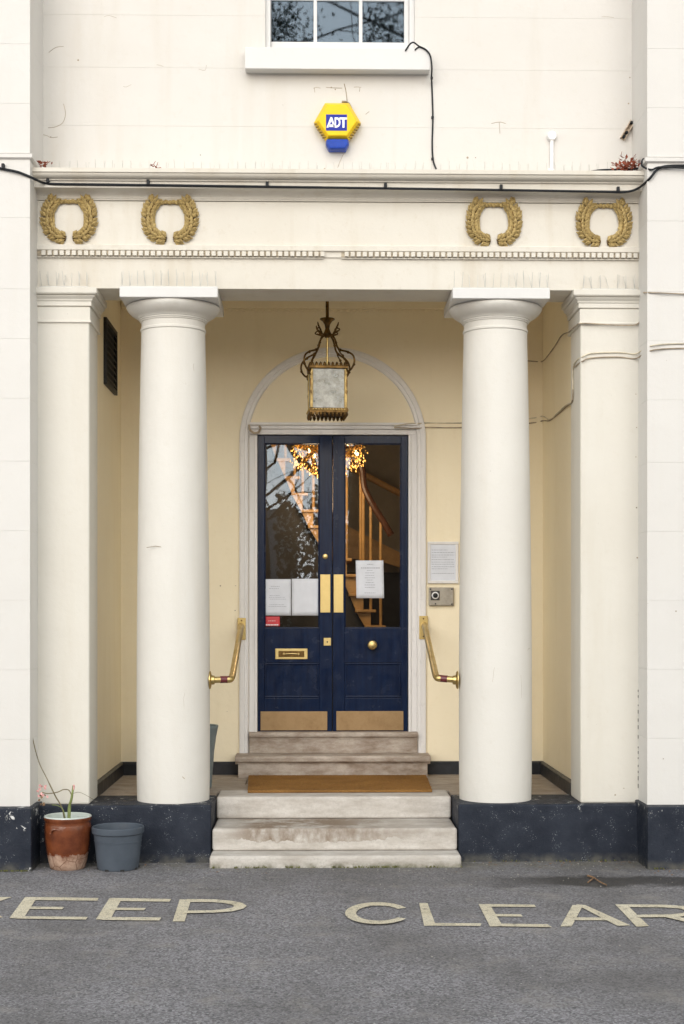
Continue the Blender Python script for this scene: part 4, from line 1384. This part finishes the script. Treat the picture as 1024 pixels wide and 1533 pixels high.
def letter(polys, ox):
    m = MB()
    for k, poly in enumerate(polys):
        z = .004 + .0003 * k
        pts_ = [gp_(x, y, ox) for x, y in poly]
        n = len(pts_)
        m.add([(p.x, p.y, z) for p in pts_], [tuple(range(n))])
    return m.build('letter', M['road_paint'], rm)


def arc(cx, cy, rx, ry, a0, a1, n): return [(cx + rx * math.cos(R(a0 + (a1 - a0) * i / n)), cy + ry * math.sin(R(a0 + (a1 - a0) * i / n))) for i in range(n + 1)]


def band(outer, inner): return [[outer[i], outer[i + 1], inner[i + 1], inner[i]] for i in range(len(outer) - 1)]


letter([[(-172, 126), (-138, 126), (-184, 189), (-222, 189)], [(0, 128), (36, 128), (-70, 163), (-118, 165)], [(-110, 152), (-72, 150), (10, 189), (-38, 191)], [(-160, 153), (-85, 152), (-80, 160), (-165, 161)]], 0)
letter([[(75, 128), (112, 128), (70, 192), (28, 191)], [(100, 128), (295, 131), (291, 139), (96, 137)], [(88, 157), (192, 158), (186, 165), (84, 164)], [(50, 186), (263, 188), (257, 196), (45, 193)]], 0)
letter([[(328, 131), (366, 131), (330, 195), (287, 195)], [(350, 131), (513, 134), (507, 142), (346, 140)], [(340, 160), (437, 161), (431, 168), (336, 167)], [(310, 188), (483, 190), (477, 199), (305, 197)]], 0)
out_ = [(560, 134), (640, 135), (690, 139), (725, 146), (739, 155), (728, 164), (694, 172), (640, 176), (548, 178)]
inn_ = [(560, 143), (632, 143), (668, 146), (694, 151), (702, 156), (693, 161), (668, 166), (632, 169), (548, 170)]
letter([[(538, 135), (572, 135), (553, 201), (517, 201)]] + band(out_, inn_), 0)
oc = arc(108, 178, 99, 34, -32, -328, 22)
ic_ = arc(112, 178, 70, 24, -38, -322, 22)
letter(band(oc, ic_), 512)
letter([[(231, 146), (256, 146), (281, 214), (246, 214)], [(262, 206), (418, 207), (414, 215), (264, 214)]], 512)
letter([[(409, 149), (442, 149), (482, 216), (443, 216)], [(430, 149), (576, 151), (581, 158), (432, 157)], [(452, 179), (536, 180), (541, 187), (456, 186)], [(465, 208), (615, 210), (629, 219), (468, 216)]], 512)
letter([[(690, 152), (722, 152), (688, 216), (654, 216)], [(700, 150), (728, 152), (864, 213), (826, 215)], [(690, 189), (782, 190), (796, 198), (686, 198)]], 512)
ro_ = [(840, 150), (960, 151), (1025, 155), (1060, 163), (1068, 172), (1050, 182), (1005, 189), (885, 190)]
ri_ = [(840, 158), (960, 159), (1005, 162), (1026, 167), (1030, 172), (1020, 177), (985, 181), (885, 182)]
letter([[(818, 150), (852, 150), (919, 215), (882, 217)]] + band(ro_, ri_) + [[(945, 184), (985, 184), (1130, 214), (1086, 217)]], 512)

# ------------------------------------------------------------------ small things on the ground
tw = thing('twig', 'short brown broken twig lying on the asphalt at right', 'twig', on_ground(897, 1319, 0))
P = [on_ground(880, 1311, .010), on_ground(889, 1314, .012), on_ground(898, 1320, .012), on_ground(908, 1325, .008)]
MB().tube(smooth_path(P, 4), [.006] * 5 + [.0038] * 8, 7).build('stick', M['leaf_brown'], tw)
MB().tube(smooth_path([on_ground(889, 1314, .012), on_ground(884, 1318, .010), on_ground(880, 1321, .006)], 3), .004, 6).build('side_twig', M['leaf_brown'], tw)
lit = MB()
for _ in range(150):
    x = random.choice((random.uniform(-2.4, 2.4), random.uniform(.9, 2.2)))
    lim = -.285 if (x < -1.82 or x > 1.87) else -.20 if abs(x) < .77 else 0
    y = lim - abs(random.gauss(0, .12)) - .01
    a_ = random.uniform(0, 6.28); L = random.uniform(.006, .022)
    d1 = Vector((math.cos(a_), math.sin(a_), random.uniform(-.1, .3))); d2 = Vector((-math.sin(a_), math.cos(a_), random.uniform(-.2, .2)))
    p = Vector((x, y, .004))
    lit.add([p, p + d1 * L * .5 + d2 * L * .35, p + d1 * L, p + d1 * L * .5 - d2 * L * .35], [(0, 1, 2), (0, 2, 3)])
lit.build('leaf_litter', M['leaf_brown'], kind='stuff', label='scattered dry leaf bits along the wall foot')
gr = MB()
for _ in range(420):
    x = random.uniform(-2.5, 2.6)
    lim = -.285 if (x < -1.82 or x > 1.87) else -.20 if abs(x) < .77 else 0
    y = lim - abs(random.gauss(0, .45)) * random.choice((.25, 1, 3)) - .005
    r = random.uniform(.002, .0055)
    o_ = [Vector((random.gauss(0, 1), random.gauss(0, 1), random.gauss(0, 1))).normalized() * r * random.uniform(.7, 1.2) for _ in range(1)]
    p = Vector((x, y, r * .6))
    gr.add([p + Vector((r, 0, 0)), p + Vector((-r * .9, .2 * r, 0)), p + Vector((0, r, 0)), p + Vector((.1 * r, -r, 0)), p + Vector((0, 0, r * .8)), p + Vector((0, 0, -r * .6))],
           [(0, 2, 4), (2, 1, 4), (1, 3, 4), (3, 0, 4), (2, 0, 5), (1, 2, 5), (3, 1, 5), (0, 3, 5)])
gr.build('grit', M['grit'], kind='stuff', label='loose pale grit on the asphalt')
ms = MB()
for _ in range(700):
    x = random.choice((random.uniform(-2.5, -1.83), random.uniform(1.88, 2.4), random.uniform(-.77, .76), random.uniform(-.77, .76), random.uniform(.77, 1.86)))
    lim = -.285 if (x < -1.82 or x > 1.87) else -.196 if abs(x) < .77 else 0
    if x > .77 and x < 1.86 and random.random() < .6: continue
    if math.sin(x * 9) + math.sin(x * 23 + 1) < -.2: continue
    p = Vector((x, lim - abs(random.gauss(0, .010)), random.uniform(0, .006)))
    for _k in range(2):
        a_ = random.uniform(0, 6.28); L = random.uniform(.006, .016)
        d1 = Vector((math.cos(a_) * .6, math.sin(a_) * .6 - .2, 1)).normalized(); d2 = d1.cross(Vector((math.cos(a_ * 3), 1, 0))).normalized()
        ms.add([p - d2 * L * .25, p + d2 * L * .25, p + d1 * L], [(0, 1, 2)])
ms.build('moss', M['moss'], kind='stuff', label='thin line of moss where the asphalt meets the steps')

# crack in the corner between right pilaster and wing
ck = MB()
z = 1.05
while z > .42:
    ck.box(WR - .0035, WR - .0005, Y_EF - .003, Y_EF + .004, z, z + random.uniform(.008, .03)); z -= random.uniform(.03, .06)
ck.build('corner_crack', M['mortar'], bld, kind='stuff')

# holes, hairline cracks and old fixings left in the render
wm = MB()
def mark(px, py, Y, r=.007):
    p = at(px, py, Y); wm.lathe([(r, -.0008), (r * .8, .0012)], (p.x, Y, p.z), 7, axis='y')
def crack(pts_, Y, r=.0016):
    wm.tube(smooth_path([at(a_, b_, Y - .0003) + Vector((random.gauss(0, .002), 0, random.gauss(0, .002))) for a_, b_ in pts_], 3), r, 5)
for (px, py, r) in ((60, 155, .007), (60, 201, .006), (117, 90, .007), (76, 205, .004), (700, 236, .008), (712, 236, .004), (948, 69, .010), (943, 116, .005), (941, 155, .006), (947, 182, .006), (940, 192, .006), (486, 253, .007), (300, 232, .004), (470, 132, .003), (502, 134, .005), (496, 131, .006), (540, 131, .003)):
    mark(px, py, Y_UP, r)
crack([(471, 137), (471, 131), (480, 131)], Y_UP); crack([(488, 131), (500, 132), (512, 133)], Y_UP, .002); crack([(530, 131), (538, 131), (538, 137)], Y_UP)
crack([(516, 125), (518, 138), (519, 152)], Y_UP, .003); crack([(514, 231), (509, 242), (506, 252)], Y_UP)
crack([(95, 155), (98, 170), (93, 184), (83, 190), (72, 191)], Y_UP, .0018); crack([(61, 201), (70, 202), (77, 206), (86, 205)], Y_UP); crack([(58, 55), (60, 68), (62, 82)], Y_UP); crack([(74, 78), (84, 70), (95, 69)], Y_UP)
crack([(950, 8), (951, 30)], Y_UP); crack([(950, 150), (947, 175)], Y_UP); crack([(735, 185), (748, 183), (758, 185)], Y_UP); crack([(748, 183), (749, 200)], Y_UP); crack([(547, 172), (553, 167)], Y_UP)
for (px, py, r) in ((330, 877, .006), (353, 877, .003), (352, 914, .005), (340, 1065, .003)):
    mark(px, py, Y_BACK, r)
for (px, py, r) in ((956, 590, .004), (957, 640, .004), (956, 684, .004), (957, 760, .005), (958, 835, .006), (938, 1180, .004), (925, 1190, .006)):
    mark(px - 4, py, Y_EF + .002, r)
for (px, py, r) in ((1012, 915, .005), (993, 1136, .004)):
    mark(px, py, WING_Y, r)
crack([(220, 820), (240, 820), (255, 836)], Y_EF + .01, .002)
crack([(262, 1166), (272, 1162), (277, 1166)], Y_EF + .01, .002)
rc = random.Random(21)
for cxx in (colL, colR):
    for _ in range(5):
        z, a = rc.uniform(.42, 3.2), R(rc.uniform(215, 325))
        rr = .2325 - max(0, z - .9) * .0122
        pts_ = []
        hor = rc.random() < .5
        for k in range(rc.randint(3, 6)):
            rr = (.2315 if z < 1.3 else .2315 - (z - 1.3) * .0136)
            pts_.append(Vector((cxx + rr * math.cos(a), CYc + rr * math.sin(a), z)))
            a += rc.uniform(-.02, .12) if hor else rc.uniform(-.03, .03); z += rc.uniform(-.012, .012) if hor else rc.uniform(.01, .05)
        wm.tube(pts_, .0008, 5)
for _ in range(5):
    px, py = rc.uniform(75, 940), rc.uniform(20, 225)
    if 355 < px < 655 and py < 240: continue
    crack([(px, py), (px + rc.uniform(3, 9), py + rc.uniform(-3, 3)), (px + rc.uniform(10, 20), py + rc.uniform(-6, 6))], Y_UP, .0009)
wm.build('wall_marks', M['cable_dirty'], bld, kind='stuff')
MB().tube(smooth_path([at(373, 636, Y_BACK - .045), at(374, 643, Y_BACK - .05), at(380, 648, Y_BACK - .05), at(387, 647, Y_BACK - .05), at(390, 641, Y_BACK - .045), at(388, 638, Y_BACK - .04)], 4), .008, 8).build('cable_end', M['cable_dirty'], label='dirty stub of old cable curled at the left end of the door head', cat='cable')
# ------------------------------------------------------------------ hall seen through the glass
HZ = .66
MB().box(-1.9, 1.9, 1.92, 6.0, HZ - .1, HZ).build('hall_floor', M['hall_floor'], bld)
hw = MB().box(-1.9, 1.9, 5.9, 6.0, HZ + .001, 3.859).build('hall_wall', M['hall_wall'], bld)
MB().box(-1.95, -1.85, 1.93, 5.9, HZ + .001, 3.858).build('hall_wall', M['hall_wall'], bld)
MB().box(1.85, 1.95, 1.93, 5.9, HZ + .001, 3.858).build('hall_wall', M['hall_wall'], bld)
MB().box(-1.84, 1.84, 5.86, 5.899, HZ + .002, 1.95).build('dado_panel', M['hall_dark'], bld)

YS = 3.6
st = thing('staircase', 'varnished wooden staircase descending to the right inside the hall', 'staircase', (0, YS, HZ))
tr = [(418, 664), (432, 690), (446, 717), (458, 742), (474, 767), (489, 791), (505, 815), (524, 840), (545, 864), (549, 893), (560, 917), (575, 941), (590, 966)]
dg = [(396, 640), (405, 664), (416, 690), (428, 717), (438, 742), (452, 767), (463, 791), (478, 815), (495, 840), (512, 864), (524, 893), (534, 917), (548, 941), (562, 966)]
for i in range(len(tr) - 1):
    (x1, y1), (x2, y2) = tr[i], tr[i + 1]
    l0, l1 = dg[i + 1][0], dg[i + 2][0] if i + 2 < len(dg) else dg[-1][0]
    q = [at(l0, y1, YS), at(x1 - 5, y1, YS), at(x1 - 5, y2, YS), at(l1, y2, YS)]
    MB().prism([(p.x, p.z) for p in q], 'y', YS, YS + .05).build('string_bracket', M['wood'], st)
    a, b = at(l0 - 2, y1, YS - .03), at(x1 + 3, y1 - 4.5, YS - .03)
    MB().box(a.x, b.x, YS - .03, YS + .75, a.z, b.z).build('tread', M['wood'], st, bevel=.006)
    p = at(x1 - 5, y1 - 4, YS + .01)
    hh = .92
    MB().tube([(p.x, YS + .015, p.z), (p.x, YS + .015, p.z + hh)], .013, 8).build('baluster', M['wood'], st)
hp = [at(x - 4, y - 4, YS + .015) + Vector((0, 0, .93)) for x, y in tr]
MB().tube(smooth_path(hp, 4), .030, 10).build('handrail', M['wood_dark'], st)
under = [at(x, y, YS + .08) for x, y in dg]
um = MB()
for i in range(len(under) - 1):
    p, q = under[i], under[i + 1]
    um.add([(p.x, YS + .08, p.z), (q.x, YS + .08, q.z), (q.x, YS + .08, HZ + .002), (p.x, YS + .08, HZ + .002), (p.x, YS + .12, p.z), (q.x, YS + .12, q.z), (q.x, YS + .12, HZ + .002), (p.x, YS + .12, HZ + .002)], [(0, 1, 2, 3), (4, 5, 6, 7), (0, 1, 5, 4)])
um.build('spandrel_panel', M['hall_dark'], st)
# wall string and rail of the further flight
fs_ = thing('wall_rail', 'wooden rail and string sloping down the hall wall behind the right door glass', 'handrail', at(560, 800, 5.4))
q = [at(505, 780, 5.4), at(620, 838, 5.4), at(620, 856, 5.4), at(575, 842, 5.4), at(505, 834, 5.4)]
MB().prism([(p.x, p.z) for p in q], 'y', 5.4, 5.5).build('string_board', M['wood'], fs_)
MB().tube([at(520, 698, 5.4), at(620, 750, 5.4)], .032, 10).build('rail', M['wood'], fs_)

chp = at(492, 668, 2.9)
chd = thing('chandelier', 'lit gilt crystal chandelier hanging in the hall behind the door glass', 'chandelier', chp)
m = MB()
for ring, (rd, zz) in enumerate(((.30, 0), (.20, .12), (.12, .22))):
    m.tube([chp + Vector((rd * math.cos(t), rd * math.sin(t), zz)) for t in [i * math.pi / 12 for i in range(25)]], .010, 7)
m.tube([chp + Vector((0, 0, .0)), Vector((chp.x, chp.y, 3.86))], .010, 8)
m.build('frame', M['brass'], chd)
m = MB()
for k in range(900):
    t = random.uniform(0, 6.283); rd = .32 * math.sqrt(random.uniform(.05, 1)) * random.uniform(.9, 1.05)
    zz = random.uniform(-.26, .2) * (1.15 - rd / .32 * .55)
    p = chp + Vector((rd * math.cos(t), rd * math.sin(t), zz)); r = random.uniform(.005, .010)
    m.add([p + Vector((r, 0, 0)), p + Vector((-r, 0, 0)), p + Vector((0, r, 0)), p + Vector((0, -r, 0)), p + Vector((0, 0, r * 2)), p + Vector((0, 0, -r * 2))],
          [(0, 2, 4), (2, 1, 4), (1, 3, 4), (3, 0, 4), (2, 0, 5), (1, 2, 5), (3, 1, 5), (0, 3, 5)])
m.build('crystal_drops', M['crystal'], chd, kind='stuff')
for k in range(10):
    t = k * 2 * math.pi / 10 + .2
    p = chp + Vector((.24 * math.cos(t), .24 * math.sin(t), -.06 + .10 * (k % 3)))
    MB().lathe([(.004, -.014), (.012, -.005), (.012, .006), (.003, .020)], p, 8).build('bulb', M['bulb'], chd)
ld = bpy.data.lights.new('chandelier_light', 'POINT'); ld.energy = 17; ld.color = (1, .72, .44); ld.shadow_soft_size = .22
lo = bpy.data.objects.new('chandelier_light', ld); COL.objects.link(lo); lo.location = (chp.x, chp.y, chp.z - .32)

# ------------------------------------------------------------------ what the glass reflects: trees, plus an added foliage screen and pale building
def bare_tree(x, y, h, r, label, seed, leafy=0):
    rnd = random.Random(seed)
    t = thing('tree' if leafy else 'bare_tree', label, 'tree', (x, y, 0), 'trees across the forecourt')
    tm, bm_ = MB(), MB()
    tm.tube([(x, y, -.1), (x + .05, y, h * .15), (x - .05, y, h * .35), (x + .1, y + .1, h * .6), (x, y, h * .9)], [r * 1.25, r, r * .8, r * .5, r * .1], 14)
    tips = []

    def grow(p, d, L, rad, depth):
        pts_, rs_ = [p], [rad]
        for i in range(4):
            d = (d + Vector((rnd.gauss(0, .16), rnd.gauss(0, .16), rnd.gauss(.03, .12)))).normalized()
            p = p + d * L / 4
            pts_.append(p); rs_.append(rad * (1 - .17 * (i + 1)))
            if depth > 0 and i > 0:
                nd = (d + Vector((rnd.gauss(0, .7), rnd.gauss(0, .7), rnd.gauss(.1, .5)))).normalized()
                grow(p, nd, L * rnd.uniform(.5, .72), rs_[-1] * .65, depth - 1)
        bm_.tube(pts_, rs_, 5 if depth < 2 else 7, caps=False)
        tips.append(p)
    for k in range(15):
        z = h * rnd.uniform(.17, .8); a = rnd.uniform(0, 6.283)
        grow(Vector((x, y, z)), Vector((math.cos(a), math.sin(a), rnd.uniform(.05, .6))).normalized(), h * rnd.uniform(.20, .34), r * .20 if not leafy else r * .12, 4 if not leafy else 1)
    tm.build('trunk', M['bark'], t)
    bm_.build('branches', M['bark'], t)
    if leafy:
        lm = MB()
        for _c in range(leafy):
            a = rnd.uniform(0, 6.283); zz = rnd.uniform(.42, 1.0); rr = (1.02 - zz) ** .5 * 3.2 * math.sqrt(rnd.uniform(.02, 1))
            cc = Vector((x + rr * math.cos(a), y + rr * math.sin(a), h * zz))
            for _ in range(80):
                p = cc + Vector((rnd.gauss(0, .30), rnd.gauss(0, .30), rnd.gauss(0, .42)))
                d1 = Vector((rnd.gauss(0, 1), rnd.gauss(0, 1), rnd.gauss(0, 1))).normalized(); d2 = d1.cross(Vector((rnd.gauss(0, 1), 1, rnd.gauss(0, 1)))).normalized(); L = rnd.uniform(.06, .15)
                lm.add([p, p + d1 * L * .5 + d2 * L * .3, p + d1 * L, p + d1 * L * .5 - d2 * L * .3], [(0, 1, 2, 3)])
        lm.build('crown', M['evergreen'], t)


bare_tree(1.45, -24, 13, .85, 'old bare tree across the forecourt, its trunk mirrored in the right door glass', 3)
bare_tree(-2.1, -24, 11, .26, 'slimmer bare tree across the forecourt, mirrored in the left door glass', 5)
bare_tree(-1.9, -29, 24, .40, 'dark evergreen tree mirrored in the left panes of the upstairs window', 8, leafy=210)
bare_tree(2.6, -30, 23, .40, 'dark evergreen tree mirrored in the right panes of the upstairs window', 11, leafy=210)
hd = thing('added_hedge', 'dark foliage screen added to block sky reflection in the door glass', 'added_hedge', (5, -31, 0))  # added to keep bright sky out of the door reflections
hm = MB()
for _ in range(18000):
    x = random.uniform(-1.3, 14); z = abs(random.gauss(0, 1)) * .4; z = random.uniform(.0, 5.2 + .5 * math.sin(x * 1.7) + .3 * math.sin(x * 4.1))
    p = Vector((x, -31 + random.uniform(-.5, .5), z))
    d1 = Vector((random.gauss(0, 1), random.gauss(0, 1), random.gauss(0, 1))).normalized(); d2 = d1.cross(Vector((random.gauss(0, 1), 1, random.gauss(0, 1)))).normalized(); L = random.uniform(.12, .26)
    hm.add([p, p + d1 * L * .5 + d2 * L * .3, p + d1 * L, p + d1 * L * .5 - d2 * L * .3], [(0, 1, 2, 3)])
hm.build('foliage', M['evergreen'], hd, kind='stuff')
hm = MB()
for k in range(16):
    hm.tube([(-.2 + k * .9, -31, -.1), (-.2 + k * .9 + random.gauss(0, .1), -31, 2.4), (-.2 + k * .9 + random.gauss(0, .2), -31, 4.6)], [.07, .05, .02], 6)
hm.build('stems', M['bark'], hd)
ob = thing('added_building', 'pale grey building added across the forecourt for its reflection in the door glass', 'building', (-6, -33, 0))  # added and toned pale to give a grey reflection in the left pane
MB().box(-11, -.9, -38, -33, 0, 2.3).build('wall', M['grey_render'], ob)
MB().prism([(-38.3, 2.301), (-32.7, 2.301), (-35.5, 5.0)], 'x', -11.2, -.7).build('roof', M['slate'], ob)
MB().box(-40, 40, -44, -43.6, 0, 2.4).build('garden_wall', M['brick_wall'], label='long brick garden wall far across the forecourt', cat='wall')
